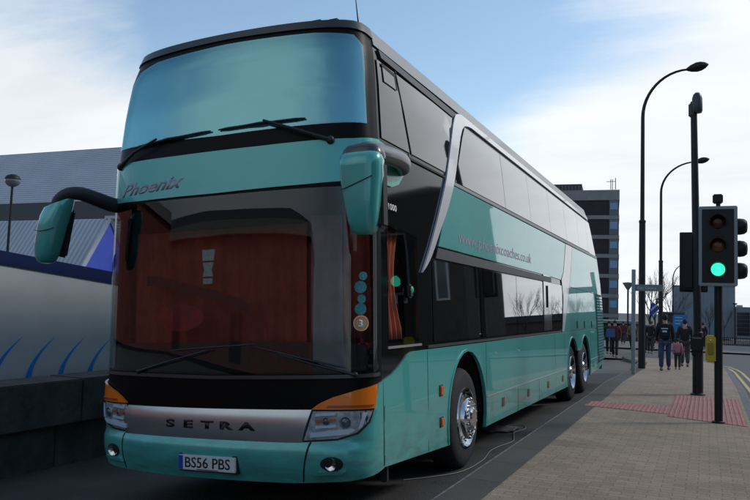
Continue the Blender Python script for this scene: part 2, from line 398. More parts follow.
FO('front_band',[(-L_,2.625),(-.8,2.60),(0,2.595),(.8,2.61),(L_,2.64),(L_,3.0),(1.2,2.965),(.4,2.95),(-.4,2.95),(-1.2,2.965),(-L_,3.0)],m=TEAL,parent=coach,off=.014,th=.012,step=.06)
# curved lip below the screen and silver nose panel
FO('lower_screen_lip',[(-1.43,1.118),(0,1.10),(1.43,1.118),(1.43,1.145),(0,1.128),(-1.43,1.145)],m=GREYPLASTIC,parent=coach,off=.016,th=.014,step=.06)
gr=FO('nose_panel',[(-.89,.635),(-.2,.622),(.4,.63),(.79,.642),(.865,.878),(0,.868),(-.89,.862)],m=SILVER,parent=coach,off=.012,th=.010,step=.05,gz=.02,fmap=FRN)
FO('panel_seam',[(-.91,.35),(-.90,.35),(-.895,.63),(-.905,.63)],m=SEAM,parent=coach,off=.0145,th=.006,step=.03,fmap=FRB)
FO('panel_seam',[(.79,.35),(.80,.35),(.865,.64),(.85,.64)],m=SEAM,parent=coach,off=.0145,th=.006,step=.03,fmap=FRB)
for ch,st_ in zip('SETRA',(-.410,-.238,-.065,.103,.285)):
    text_mesh('maker_letter',ch,(lambda st_:(lambda a,b:FRN(a+st_,b+.722)))(st_),LETTER,gr,size=.078,ext=.003,xs=2.3,off=.012,bold=.004)
# spread letters: built above in one word
# number plate
pl=mesh_obj('plate',[],[],PLATE)
bpy.data.objects.remove(pl)
mb=MB(); yp=-.062
mb.bbox(-1.535,yp,.398,-1.005,yp+.02,.512,.004); pl=mb.build('number_plate',PLATE,coach)
mb=MB(); mb.box(-1.531,yp-.002,.402,-1.492,yp,.508); mb.build('plate_blue_band',BLUEP,pl)
text_mesh('plate_lettering','BS56 PBS',lambda a,b:(-1.478+a,yp,.420+b),LETTER,pl,size=.112,ext=.0015,xs=1.0,off=.0005,bold=.001)
mb=MB(); mb.box(-1.36,yp-.0015,.403,-1.16,yp,.408); mb.build('plate_small_print',LETTER,pl)
mb=MB(); mb.bbox(-1.545,yp+.02,.385,-.995,.02,.525,.004); mb.build('plate_bracket',BLACKPLASTIC,pl)
# "Phoenix" script
text_mesh('front_script','Phoenix',lambda a,b:FR(a-1.075,b+2.655+a*.03),LILAC,coach,size=.155,ext=.0015,xs=1.40,shear=.45,off=.0145,bold=.003)
# headlights
for sg in (-1,1):
    def ms(p): return [(sg*a,b) for a,b in (p if sg>0 else p[::-1])]
    hl=FO('headlight',ms([(.805,.655),(1.06,.672),(1.20,.715),(1.285,.79),(1.325,.872),(.878,.872)]),m=mat('lamp_reflector',(.55,.57,.60),.25,.4,noise_amt=.45,noise_scale=22),parent=coach,off=.018,th=.01,step=.04)
    o=FO('lens',ms([(.80,.650),(1.06,.667),(1.205,.710),(1.290,.787),(1.332,.876),(.875,.876)]),m=LENS,parent=hl,off=.062,th=.004,step=.04)
    ring=FO('lamp_rim',ms([(.792,.642),(1.06,.658),(1.212,.702),(1.300,.782),(1.343,.884),(.868,.884)]),m=SEAM,parent=hl,off=.0175,th=.008,step=.04)
    for (a,b,r) in ((.985,.80,.026),(1.13,.79,.042)):
        p=Vector(FR(sg*a,b)); mb=MB(); T=Matrix.Translation(p+Vector((0,-.025,0)))@Matrix.Rotation(rad(90),4,'X')@Matrix.Rotation(sg*.25,4,'Y')
        mb.lathe([(r*1.12,.012),(r*1.06,.014),(r*1.0,.0),(r*.9,-.005)],24,T); mb.build('bulb_ring',MATS['lamp_reflector'],hl,True)
        mb=MB(); mb.ell((0,0,.0),(r*.9,r*.9,r*.5),16,8,T); mb.build('projector',mat('projector_glass',(.08,.10,.14),.05,.2,.8,1,.0),hl,True)
    FO('light_strip',ms([(.86,.680),(1.14,.705),(1.19,.735),(1.16,.745),(.86,.712)]),m=mat('strip_white',(.80,.86,.92),.25,.1),parent=hl,off=.040,th=.02,step=.05)
    for q,(za,zb_) in enumerate(((.745,.765),(.79,.81),(.835,.855))): FO('reflector_facet',ms([(.90,za),(1.05,za+.01),(1.05,zb_+.01),(.90,zb_)]),m=MATS['strip_white'] if q!=1 else AMBER,parent=hl,off=.034,th=.012,step=.05)
    FO('reflector_facet',ms([(1.21,.74),(1.235,.755),(1.275,.86),(1.245,.86)]),m=MATS['strip_white'],parent=hl,off=.034,th=.012,step=.05)
    ind=FO('indicator',ms([(.868,.886),(1.340,.886),(1.368,1.062),(1.20,1.025),(1.03,.975),(.93,.93)]),m=ORANGE,parent=coach,off=.030,th=.02,step=.04)
    FO('indicator_rib',ms([(.98,.898),(1.31,.898),(1.325,.915),(.995,.915)]),m=mat('orange_rib',(.35,.07,.01),.3,0,.5,.6),parent=ind,off=.034,th=.006,step=.05)
    # fog light in a scoop
    cs=sg*1.03; p=Vector(FRB(cs,.49))
    sc=FO('fog_light',[(cs+math.cos(a)*.085+math.copysign(.0,sg),.49+math.sin(a)*.052) for a in [2*PI*i/20 for i in range(20)]],m=SEAM,parent=coach,off=.016,th=.006,step=.04,fmap=FRB)
    mb=MB(); T=Matrix.Translation(p+Vector((0,-.012,0)))@Matrix.Rotation(rad(90),4,'X')
    mb.lathe([(.05,-.01),(.048,.012),(.036,.004),(.0005,-.002)],20,T); mb.build('fog_lens',CHROME,sc,True)
    FO('scoop_lip',ms([(.90,.415),(1.10,.425),(1.13,.445),(.93,.44)]),m=TEAL,parent=sc,off=.035,th=.025,step=.04,fmap=FRB)
# --- wipers
def wiper(name,pivot,elbow,b0,b1,z_off=.05,k=1.):
    P=lambda s,z,o=z_off:(lambda q:Vector((q[0],q[1]-o,q[2])))(FR(s,z))
    mb=MB(); mb.tube([P(*pivot,.03),P((pivot[0]*.5+elbow[0]*.5),(pivot[1]*.5+elbow[1]*.5),.07),P(*elbow,.06)],[.018*k,.013*k,.010*k],8)
    mb.ell(P(*pivot,.02),(.035*k,.03*k,.035*k),12,8)
    r=mb.build(name,BLACKPLASTIC,coach,True)
    mb=MB(); n=10; pts=[P(b0[0]+(b1[0]-b0[0])*i/n,b0[1]+(b1[1]-b0[1])*i/n,.022) for i in range(n+1)]
    mb.tube(pts,[.006*k]+[.012*k]*(n-1)+[.006*k],6)
    c=P((b0[0]+b1[0])/2,(b0[1]+b1[1])/2,.04); mb.tube([pts[2],c,pts[8]],[.007*k,.012*k,.007*k],6)
    mb.build('blade',BLACKPLASTIC,r,True)
wiper('wiper',(-1.14,2.945),(-.62,3.115),(-.95,3.085),(-.06,3.125))
wiper('wiper',(1.02,2.955),(.47,3.15),(.02,3.125),(.82,3.145))
wiper('wiper',(-.75,1.15),(.0,1.33),(-.40,1.325),(.42,1.375),.04,.6)
wiper('wiper',(1.2,1.14),(.62,1.30),(.40,1.355),(1.13,1.19),.04,.6)
# --- stickers on the windscreen
def disc(name,s,z,r,m,parent,off,n=20,sx=1.):
    return FO(name,[(s+r*sx*math.cos(2*PI*i/n),z+r*math.sin(2*PI*i/n)) for i in range(n)],m=m,parent=parent,off=off,th=.001,step=.05)
MT=mat('mirror_teal_paint',(.07,.43,.39),.3,.2,.5,1,.02)
TEALST=mat('pale_teal_sticker',(.05,.24,.27),.5,noise_amt=.4,noise_scale=60)
for (s,z,r) in ((1.252,1.885,.034),(1.232,1.80,.048),(1.240,1.71,.034),(1.232,1.632,.046)): disc('sticker',s,z,r,TEALST,lw,.008,10)
st=disc('sticker',1.236,1.525,.060,mat('sticker_cream',(.55,.58,.50),.5),lw,.0085); st['label']='round sticker with an orange ring and the figure 3'
disc('sticker_ring',1.236,1.525,.052,mat('sticker_orange',(.75,.25,.05),.5),st,.0095)
disc('sticker_centre',1.236,1.525,.036,mat('sticker_green',(.35,.42,.30),.5),st,.0105)
text_mesh('sticker_figure','3',lambda a,b:FR(a+1.212,b+1.497),WHITEP,st,size=.075,ext=.001,off=.0110,bold=.002)
tagm=mat('pale_green_tag',(.50,.62,.58),.6,noise_amt=.3,noise_scale=70)
FO('hanging_tag',[(-.125,2.05),(-.015,2.05),(-.008,2.14),(-.132,2.14)],m=tagm,parent=lw,off=-.02,th=.003,step=.05)
FO('hanging_tag',[(-.12,1.92),(-.02,1.92),(-.035,1.975),(-.015,2.035),(-.125,2.035),(-.105,1.975)],m=tagm,parent=lw,off=-.02,th=.003,step=.05)
FO('hanging_tag',[(-.115,1.86),(-.025,1.86),(-.025,1.905),(-.115,1.905)],m=tagm,parent=lw,off=-.02,th=.003,step=.05)
# --- sides
def arch(yc,r,zc=.52,z0=.33,a0=None):
    pts=[]; a=math.asin((zc-z0)/r) if a0 is None else a0
    n=16
    for i in range(n+1):
        w=PI+a-(PI+2*a)*i/n
        pts.append((yc+r*math.cos(w),zc+r*math.sin(w)*1.0))
    return pts
WH=[(2.72,'front'),(9.58,'rear'),(11.15,'rear')]
for sg in (1,-1):
    sd_=SD(sg); ou=(sg,0,0)
    def SP(name,poly,m,off=0.,th=.012,step=.3,holes=(),parent=coach,gz=.12):
        return patch(name,poly,sd_,m,parent,off=off,th=th,step=step,gz=gz,gx=step,holes=holes,out=ou)
    # base side (glass-black) above the skirt
    y0pts=[(Y0(z)-.002,z) for z in (4.0,3.85,3.7,3.5,3.2,2.95,2.6,2.0,1.5,1.1,.88)]
    rpts=[(interp(YR,z)-.02,z) for z in (1.25,1.6,2.3,2.9,3.4,3.80,4.0)]
    hole=[(.60,1.36),(1.30,1.36),(1.30,2.28),(.60,2.33)]
    SP('side_frame',y0pts+[(1.0,.88),(1.0,1.2)]+rpts,BLACKGLOSS,0,.03,.25,holes=[hole])
    SP('door_window',[(.575,1.34),(1.325,1.34),(1.325,2.30),(.575,2.355)],SIDEGLASS,.006,.004,.2)
    SP('window_seal',[(.56,1.315),(1.34,1.315),(1.34,1.335),(.56,1.335)],mat('seal_grey',(.25,.25,.25),.5),.012,.01,.2)
    # lower teal side: three bays with arches
    top=1.275
    front_bay=[(Y0(.42),.415),(1.45,.365),(2.04,.335)]+arch(2.72,.69)+[(3.42,.335),(3.46,.335),(3.46,top),(1.10,top),(1.0,1.255),(.90,1.21),(.79,1.165),(.65,1.115),(Y0(1.06),1.075)]
    SP('side_panel',front_bay,TEAL,.014,.03,.1,gz=.1)
    rear_bay=[(3.466,.335),(8.85,.31)]+arch(9.58,.66,.50,.31)[:-4]+arch(11.15,.66,.50,.31)[4:]+[(11.86,.32),(13.2,.36),(13.9,.44),(14.2,.62),(14.22,1.0),(14.19,top),(3.466,top)]
    SP('side_panel',rear_bay,TEAL,.014,.03,.1,gz=.1)
    # upper window band with its panes
    def pane(pts,label=None):
        o=SP('window',pts,BLACKGLASS,.010,.006,.3,gz=.1)
        return o
    for (a,b) in ((1.68,3.30),(3.32,5.10),(5.12,6.90)):
        pane([(a,1.335),(b,1.335),(b,2.10),(a,2.10)])
    pane([(7.63,1.335),(8.45,1.335),(8.62,1.75),(8.68,2.10),(7.63,2.10)])
    pane([(Y0(3.1)+.05,3.03),(1.22,3.03),(1.02,3.72),(Y0(3.7)+.04,3.72)])
    v=SP('vent_window',[(.72,3.55),(1.0,3.55),(.97,3.68),(.72,3.69)],BLACKGLASS,.018,.006,.2)
    SP('vent_frame',[(.705,3.68),(.985,3.665),(.995,3.55),(1.02,3.55),(1.01,3.70),(.705,3.71)],SEAM,.020,.004,.3,parent=v)
    SP('window_seal',[(1.235,3.0),(1.25,3.0),(1.05,3.74),(1.035,3.74)],SEAM,.017,.004,.4)
    pane([(1.262,3.03),(2.22,3.03),(2.62,3.60),(2.70,3.72),(1.065,3.72)])
    ups=[3.14,4.75,6.35,7.95,9.55,11.1,12.4]
    pane([(2.56,2.985),(4.745,2.985),(4.745,3.71),(3.16,3.71),(3.0,3.56),(2.80,3.3)])
    for a,b in zip(ups[1:-1],ups[2:]): pane([(a+.01,2.985),(b,2.985),(b,3.71),(a+.01,3.71)])
    pane([(12.41,2.985),(13.55,2.93),(13.1,3.71),(12.41,3.71)])
    # silver pillar door and folded silver sweep to the rear
    SP('silver_pillar',[(6.93,1.34),(7.58,1.34),(7.62,2.12),(7.58,2.21),(6.99,2.23)],mat('pillar_grey',(.16,.19,.20),.12,.5,.5,1,.02),.014,.01,.3)
    SP('pillar_handle',[(7.2,1.7),(7.24,1.7),(7.26,2.05),(7.22,2.05)],SEAM,.03,.014,.3)
    # silver-grey moulding between decks (lower edge of band)
    SP('waist_moulding',[(1.75,2.12),(6.9,2.115),(7.6,2.11),(7.6,2.20),(6.9,2.195),(1.82,2.225)],mat('moulding_grey',(.09,.095,.10),.4,.4),.022,.016,.4)
    SP('window_seal',[(1.5,1.285),(8.4,1.285),(8.4,1.31),(1.5,1.31)],mat('seal_dark',(.05,.055,.06),.4,.2),.016,.012,.6)
    # teal band mid
    SP('side_band',[(1.86,2.245),(7.62,2.215),(8.55,2.20),(8.86,2.36),(9.30,2.90),(2.42,2.925),(2.33,2.76),(2.02,2.46)],TEAL,.014,.012,.3)
    # sweep between teal panels at the rear, and rear teal panel
    SP('rear_sweep',[(8.62,2.20),(8.74,1.9),(8.60,1.45),(8.52,1.29),(8.70,1.29),(9.0,1.6),(9.46,2.14),(10.05,2.90),(9.34,2.90),(8.90,2.36)],SATIN,.017,.010,.3)
    SP('side_panel',[(8.72,1.285),(14.20,1.285),(14.03,2.3),(13.72,2.90),(10.09,2.90),(9.50,2.14),(9.03,1.59)],TEAL,.014,.012,.3)
    SP('window_seal',[(2.44,2.935),(13.72,2.91),(13.70,2.965),(2.47,2.97)],mat('seam_silver',(.30,.32,.33),.35,.5),.018,.014,.8)
    SP('window_seal',[(.55,2.965),(2.18,2.965),(2.2,2.985),(.55,2.985)],SEAM,.014,.01,.6)
    # silver sweep from the roof line
    outer=smooth_path([(1.37,1.965),(1.68,2.30),(2.0,2.68),(2.26,3.03),(2.48,3.36),(2.66,3.62),(2.84,3.78),(3.10,3.845)],4)
    inner=smooth_path([(3.45,3.765),(3.14,3.72),(2.92,3.575),(2.74,3.33),(2.49,2.98),(2.22,2.67),(1.88,2.36),(1.58,2.09),(1.37,1.965)],4)[:-1]
    SP('silver_sweep',outer+[(12.95,3.83),(12.96,3.755)]+inner,SATIN,.022,.018,.25,gz=.1)
    # front quarter: teal foot of the mirror arm
    SP('mirror_foot',[(Y0(2.9)+.0,2.99),(.8,2.97),(1.10,2.96),(1.02,2.80),(.88,2.69),(.72,2.645),(Y0(2.6)+.0,2.64)],TEAL,.0145,.012,.12)
    SP('roof_shoulder',[(Y0(3.85)+.0,3.845),(12.95,3.845),(12.90,3.995),(Y0(3.99),3.995)],ROOFM,.012,.01,.4)
    # dark roof rail ahead of the sweep
    SP('roof_rail',[(.72,3.755),(2.70,3.72),(2.86,3.80),(.70,3.825)],mat('rail_dark',(.03,.032,.034),.4,.3),.02,.02,.3)
    # seams, markers, latches, painted crease highlights
    mbs=[((Y0(.6)+.02),.43,.88,.012),(1.47,.37,1.26,.008),(3.463,.36,1.26,.008),(5.0,.33,.62,.007),(6.4,.32,.62,.007),(7.75,.32,1.26,.007),(8.7,.32,1.26,.007),(12.0,.34,1.26,.007)]
    for (yy,za,zb,wd) in mbs: SP('panel_seam',[(yy-wd/2,za),(yy+wd/2,za),(yy+wd/2,zb),(yy-wd/2,zb)],SEAM,.0155,.003,.5)
    SP('panel_seam',[(9.5,2.10),(14.1,2.04),(14.1,2.05),(9.5,2.11)],SEAM,.0155,.003,.8)
    SP('panel_seam',[(10.3,1.29),(10.306,1.29),(10.306,2.08),(10.3,2.08)],SEAM,.0155,.003,.8)
    SP('crease_highlight',[(3.47,.655),(8.80,.62),(8.80,.632),(3.47,.668)],mat('highlight_and_reflector_pale',(.45,.52,.52),.3,.5),.020,.008,.8)  # pale strip paints the highlight along the body crease
    SP('crease_highlight',[(11.9,.62),(14.1,.64),(14.1,.652),(11.9,.632)],MATS['highlight_and_reflector_pale'],.020,.008,.8)
    for (yy,zc,hh) in ((1.83,.875,.045),(1.83,.585,.038)):
        p=sd_(yy,zc); mb=MB(); x=p[0]; mb.bbox(min(x,x+sg*.035),yy-.045,zc-hh,max(x,x+sg*.035),yy+.045,zc+hh,.008); mb.build('side_marker',AMBER,coach)
        mb=MB(); mb.bbox(min(x+sg*.005,x+sg*.018),yy-.058,zc-hh-.012,max(x+sg*.005,x+sg*.018),yy+.058,zc+hh+.012,.005); mb.build('marker_frame',SEAM,coach)
    for (yy,zc) in ((4.2,.53),(5.64,.51),(7.09,.50),(8.4,.50)):
        x=sd_(yy,zc)[0]; mb=MB(); mb.bbox(min(x,x+sg*.022),yy-.06,zc-.06,max(x,x+sg*.022),yy+.06,zc+.06,.008); mb.build('locker_latch',mat('bronze_latch',(.22,.13,.06),.35,.5),coach)
    for (yy,zc) in ((10.2,1.39),(11.15,1.38),(12.2,1.37)):
        x=sd_(yy,zc)[0]; mb=MB(); mb.bbox(min(x,x+sg*.024),yy-.06,zc-.075,max(x,x+sg*.024),yy+.06,zc+.075,.01); mb.build('locker_latch',SEAM,coach)
    for (yy,zc) in ((3.9,1.13),(5.1,1.11)):
        SP('reflector',[(yy-.07,zc-.012),(yy+.07,zc-.012),(yy+.07,zc+.012),(yy-.07,zc+.012)],MATS['highlight_and_reflector_pale'],.018,.006,.5)
    # louvres at the rear corner
    vg=SP('vent_grille',[(13.05,.48),(14.0,.52),(14.14,.75),(14.14,1.26),(13.98,2.05),(13.0,2.05)],SEAM,.018,.004,.3)
    for i in range(24):
        z=.55+i*.064
        if z>2.0: break
        ye=interp(YR,z)-.10
        SP('louvre',[(13.08,z),(ye,z),(ye,z+.042),(13.08,z+.042)],MATS['mirror_teal_paint'],.036,.018,.6,parent=vg)
    # wheel arch lips
    for (yc,kind) in WH:
        r=.69 if kind=='front' else .66; zc=.52 if kind=='front' else .50
        a=arch(yc,r+.02,zc,.34); b=arch(yc,r-.005,zc,.34)[::-1]
        if yc==9.58: a=a[:-4];b=b[4:]
        if yc==11.15: a=a[4:];b=b[:-4]
        SP('arch_lip',a+b,TEAL,.024,.030,.08,gz=.5)
# roof
rv=[];rf=[];na=28; ys=[0,.06,.14,.25,.4,.6,.9]+[1.5+i*.95 for i in range(12)]+[12.9]
for yi,yy in enumerate(ys):
    for i in range(na+1):
        a=-1+2*i/na; s=math.copysign(LF*(1-(1-abs(a))**1.15),a); u,c=uc(s)
        yf=interp(FZ,4.0)+c-.004
        t=yy/12.9; y=yf*(1-t)+yy+ (0 if t<1 else 0)
        rise=min(1,math.sin(min(1,(yy)/.38)*PI/2)); edge=1-abs(u)**3.2
        x=XC+u*1.119
        zb0=3.995; zf0=3.995+.045*(1-abs(u)**10)+.035*(1-u*u)
        z=zb0+(zf0-zb0)*rise
        rv.append((x,y,z))
nr=na+1
for j in range(len(ys)-1):
    for i in range(na): rf.append((j*nr+i,j*nr+i+1,(j+1)*nr+i+1,(j+1)*nr+i))
ro=mesh_obj('roof',rv,rf,ROOFM,coach,True); sm=ro.modifiers.new('s','SOLIDIFY'); sm.thickness=.03; sm.offset=-1
FO('roof_lip',[(-L_,4.0),(0,4.0),(L_,4.0),(L_,3.90),(1.2,3.925),(0,3.94),(-1.2,3.925),(-L_,3.90)],m=mat('roof_lip_dark',(.035,.037,.04),.35,.2,.5,.3,.1),parent=coach,off=.014,th=.03,step=.08)
for q in (.86,1.02):
    p=FR(q,4.0); mb=MB(); mb.bbox(p[0]-.05,p[1]+.10,4.02,p[0]+.05,p[1]+.18,4.06,.012); mb.build('roof_clip',BLACKPLASTIC,coach)
mb=MB(); mb.tube([(-.28,.75,4.04),(-.28,.72,4.14),(-.285,.68,4.36)],[.012,.006,.003],6); mb.build('antenna',BLACKPLASTIC,coach)
# rear wall
mb=MB(); zz_=[z for z,_ in YR if z<3.95]+[3.99]
for a,b in zip(zz_,zz_[1:]):
    ya,yb=interp(YR,a)-.02,interp(YR,b)-.02; wa,wb=interp(WZ,a)-.01,interp(WZ,b)-.01
    mb.add([(XC-wa,ya,a),(XC+wa,ya,a),(XC+wb,yb,b),(XC-wb,yb,b)],[(0,1,2,3)])
o=mb.build('rear_wall',TEAL,coach); o.modifiers.new('s','SOLIDIFY').thickness=.03
# inside and beneath
mb=MB(); mb.box(-2.15,.55,.36,-.40,13.7,.80); mb.box(-2.45,.62,1.10,-.10,13.8,1.16); mb.box(-2.46,1.45,.40,-.09,2.0,1.1); mb.box(-2.46,3.46,.40,-.09,8.85,1.1); mb.box(-2.46,11.9,.40,-.09,13.8,1.1); mb.build('underfloor',DARK,coach)
mb=MB(); mb.box(-2.47,.45,2.60,-.08,13.4,2.90); mb.build('upper_floor',mat('interior_dark',(.03,.028,.028),.9),coach)
mb=MB(); mb.box(-2.46,4.2,1.16,-.09,4.25,2.6); mb.build('bulkhead',mat('interior_dark2',(.05,.03,.03),.9),coach)
FO('dashboard',[(-1.36,.95),(1.36,.95),(1.36,1.36),(.3,1.40),(-1.36,1.37)],m=mat('dash_plastic',(.012,.012,.013),.6),parent=coach,off=-.06,th=.32,step=.12)
FO('blind',[(-1.36,3.02),(1.40,3.02),(1.40,3.93),(-1.28,3.93)],m=BLIND,parent=coach,off=-.034,th=.006,step=.06)
def curtain(name,pts,z0,z1,m,amp=.03,pitch=.11,parent=coach,pinch=None):
    """pleated cloth following a horizontal polyline"""
    P=[Vector((*p,0)) for p in pts]; Ls=[0]
    for a,b in zip(P,P[1:]): Ls.append(Ls[-1]+(b-a).length)
    n=int(Ls[-1]/pitch*8); nzv=10; vs=[];fs=[]
    for j in range(nzv+1):
        t=j/nzv; z=z1+(z0-z1)*t
        for i in range(n+1):
            d=Ls[-1]*i/n
            if pinch: c=Ls[-1]*pinch[0]; d=c+(d-c)*(1-pinch[1]*math.sin(PI*min(1,t*1.1))**1.0)
            k=0
            while k<len(Ls)-2 and d>Ls[k+1]: k+=1
            a,b=P[k],P[k+1]; q=a.lerp(b,(d-Ls[k])/(Ls[k+1]-Ls[k])); nn=(b-a).normalized().cross(Vector((0,0,1)))
            ph=2*PI*i/8; w=amp*(.5+.6*t)*math.sin(ph+.6*math.sin(i*.05+t*2))
            vs.append((q.x+nn.x*w,q.y+nn.y*w,z))
    for j in range(nzv):
        for i in range(n): fs.append((j*(n+1)+i,j*(n+1)+i+1,(j+1)*(n+1)+i+1,(j+1)*(n+1)+i))
    o=mesh_obj(name,vs,fs,m,parent,True); mo=o.modifiers.new('s','SOLIDIFY'); mo.thickness=.004
    return o
curtain('curtain',[(-2.50,.56),(-2.3,.58),(-1.7,.60),(-.72,.60)],1.32,2.38,CURTAIN,.030,.17)
curtain('curtain',[(-.71,.64),(-.42,.66)],1.36,2.44,mat('curtain_sky_reflection',(.42,.24,.26),.9,noise_amt=.15,noise_scale=4),.02,.14)  # paler pink paints the sky reflection over the red curtain
curtain('curtain',[(-.41,.66),(-.20,.72)],1.40,2.56,CURTAIN,.03,.12)
curtain('curtain',[(-.12,.66),(-.11,1.12)],1.38,2.32,OCURTAIN,.03,.10,pinch=(.15,.35))
# driver seat, passenger seat, steering wheel
for (x,y) in ((-1.95,1.25),(-.62,.92)):
    mb=MB(); mb.bbox(x-.26,y,1.25,x+.26,y+.5,1.40,.05); mb.bbox(x-.25,y+.42,1.38,x+.25,y+.55,2.05,.06); mb.bbox(x-.13,y+.42,2.06,x+.13,y+.53,2.25,.04); mb.build('seat',SEATM,coach,True)
mb=MB(); T=Matrix.Translation((-1.95,.72,1.42))@Matrix.Rotation(rad(35),4,'X')
ring=[(.24+.016*math.cos(2*PI*i/8),.016*math.sin(2*PI*i/8)) for i in range(9)]
mb.lathe(ring,32,T); mb.tube([T@Vector((0,0,0)),T@Vector((0,0,-.3))],.03,8); mb.box(-.23,-.015,-.01,.23,.015,.01,T); mb.build('steering_wheel',BLACKPLASTIC,coach,True)
# writing on the side
side_r=SD(1)
text_mesh('web_address','www.phoenixcoaches.co.uk',lambda a,b:side_r(2.50+a,2.335+b*1.0),LILAC,coach,size=.20,ext=.001,xs=1.60,shear=.25,out=(1,0,0),off=.015,bold=.0)
text_mesh('fleet_number','1000',lambda a,b:side_r(.60+a,2.445+b),mat('cream_letter',(.8,.8,.74),.5),coach,size=.075,ext=.003,xs=1.35,out=(1,0,0),off=.012,bold=.0015)
MAR=mat('maroon_band_colour',(.13,.008,.016),.6,noise_amt=.3,noise_scale=5)
FO('trailer_band_image',[(-1.30,1.99),(-.9,1.97),(-.4,1.87),(.05,1.76),(.16,1.70),(.14,1.62),(.02,1.69),(-.4,1.78),(-.9,1.88),(-1.30,1.90)],m=MAR,parent=coach,off=-.30,th=.004,step=.08)  # maroon strip added for the trailer's band as seen in the windscreen
FO('trailer_oval_image',[(-.60+.30*math.cos(2*PI*i/28),1.60+.115*math.sin(2*PI*i/28)) for i in range(28)],m=mat('oval_red',(.42,.02,.02),.5,noise_amt=.35,noise_scale=9),parent=coach,off=-.28,th=.004,step=.08)  # red oval added for the trailer's badge as seen in the windscreen
mb=MB(); mb.bbox(.014,1.0,1.73,.05,1.08,1.85,.015); mb.build('door_button_plate',BLACKPLASTIC,coach); mb=MB(); mb.ell((.05,1.04,1.80),(.012,.028,.03),12,8); mb.build('door_button',mat('green_button',(.02,.35,.15),.3,emit=(.02,.5,.25),estr=.15),coach,True)
# wheels
def wheel(yc,sg,kind):
    x=XC+sg*(1.285-.02)
    t=bpy.data.objects.new('wheel',None); t.empty_display_size=.2; link(t,coach); t.location=(x,yc,.515)
    t.rotation_euler=(0,rad(90)*sg,0)      # local +z = outward
    mb=MB(); R=.515
    mb.lathe([(.285,-.02),(.30,.0),(.36,.008),(.43,.0),(.475,-.012),(.500,-.035),(R,-.07),(R,-.235),(.50,-.27),(.43,-.295),(.30,-.29),(.285,-.27)],56)
    for k in (-.105,-.15,-.195): mb.lathe([(R+.001,k-.004),(R-.012,k),(R+.001,k+.004)],56)
    mb.build('tyre',RUBBER,t,True,30)
    mb=MB()
    if kind=='front': prof=[(.315,-.006),(.308,.016),(.292,.018),(.280,-.01),(.266,-.03),(.245,-.034),(.228,-.02),(.222,.03),(.212,.052),(.196,.060),(.180,.050),(.128,.046),(.120,.052),(.112,.078),(.090,.092),(.0008,.095)]
    else: prof=[(.315,-.006),(.308,.014),(.290,.014),(.278,-.02),(.262,-.075),(.235,-.10),(.19,-.105),(.14,-.10),(.128,-.09),(.120,-.02),(.10,.0),(.0008,.005)]
    mb.lathe(prof,48); mb.build('rim',CHROME,t,True,30)
    z=.050 if kind=='front' else -.10; rr=.154 if kind=='front' else .165
    mb=MB()
    for k in range(10):
        w=2*PI*k/10; T=Matrix.Translation((rr*math.cos(w),rr*math.sin(w),z)); mb=MB(); mb.lathe([(.015,-.004),(.015,.020),(.009,.030),(.0006,.031)],6,T); mb.build('wheel_nut',CHROME,t)
    mb=MB()
    zz0=-.031 if kind=='front' else -.101
    for k in range(10):
        w=2*PI*(k+.5)/10; r_=.252 if kind=='front' else .218; T=Matrix.Translation((r_*math.cos(w),r_*math.sin(w),zz0)); mb.lathe([(.012,.0),(.017,.006),(.0006,.006)],10,T)
    mb.build('rim_holes',SEAM,t)
    mb=MB(); mb.lathe([(.285,-.03),(.28,-.27),(.0008,-.27)],32); mb.lathe([(.25,-.15),(.0008,-.152)],32); mb.build('brake_drum',DARK,t)
for yc,k in WH:
    for sg in (1,-1): wheel(yc,sg,k)
# wheel housings
for yc,k in WH:
    for sg in (1,-1):
        mb=MB(); x0=XC+sg*1.24; x1=XC+sg*.80; n=14; R=.70
        pts=[(yc+R*math.cos(PI*i/n),.50+R*math.sin(PI*i/n)*.98) for i in range(n+1)]
        v=[(x0,a,b) for a,b in pts]+[(x1,a,b) for a,b in pts]; mb.add(v,[(i,i+1,n+2+i,n+1+i) for i in range(n)]); mb.add([(x1,yc-R,.3),(x1,yc+R,.3),(x1,yc+R,1.2),(x1,yc-R,1.2)],[(0,1,2,3)])
        mb.build('wheel_housing',DARK,coach)
mb=MB(); mb.bbox(-.10,.62,.26,-.04,.68,.42,.01); mb.build('tow_eye',BLACKPLASTIC,coach)
# mirrors
def skinny(name,rings,m,parent,n=20,sup=2.6):
    """loft of superellipse rings: (centre, halfx, halfy-vector axes)"""
    vs=[];fs=[]
    for (c,ax,ay) in rings:
        for k in range(n):
            w=2*PI*k/n; cs,sn=math.cos(w),math.sin(w)
            a=math.copysign(abs(cs)**(2/sup),cs); b=math.copysign(abs(sn)**(2/sup),sn)
            vs.append(tuple(Vector(c)+Vector(ax)*a+Vector(ay)*b))
    for j in range(len(rings)-1):
        for k in range(n): fs.append((j*n+k,j*n+(k+1)%n,(j+1)*n+(k+1)%n,(j+1)*n+k))
    fs.append(tuple(range(n))); fs.append(tuple(reversed(range((len(rings)-1)*n,len(rings)*n))))
    o=mesh_obj(name,vs,fs,m,parent,True)
    bm=bmesh.new(); bm.from_mesh(o.data); bmesh.ops.recalc_face_normals(bm,faces=bm.faces[:]); bm.to_mesh(o.data); bm.free(); o.data.set_sharp_from_angle(angle=rad(50))
    return o
MT=mat('mirror_teal_paint',(.07,.43,.39),.3,.2,.5,1,.02)
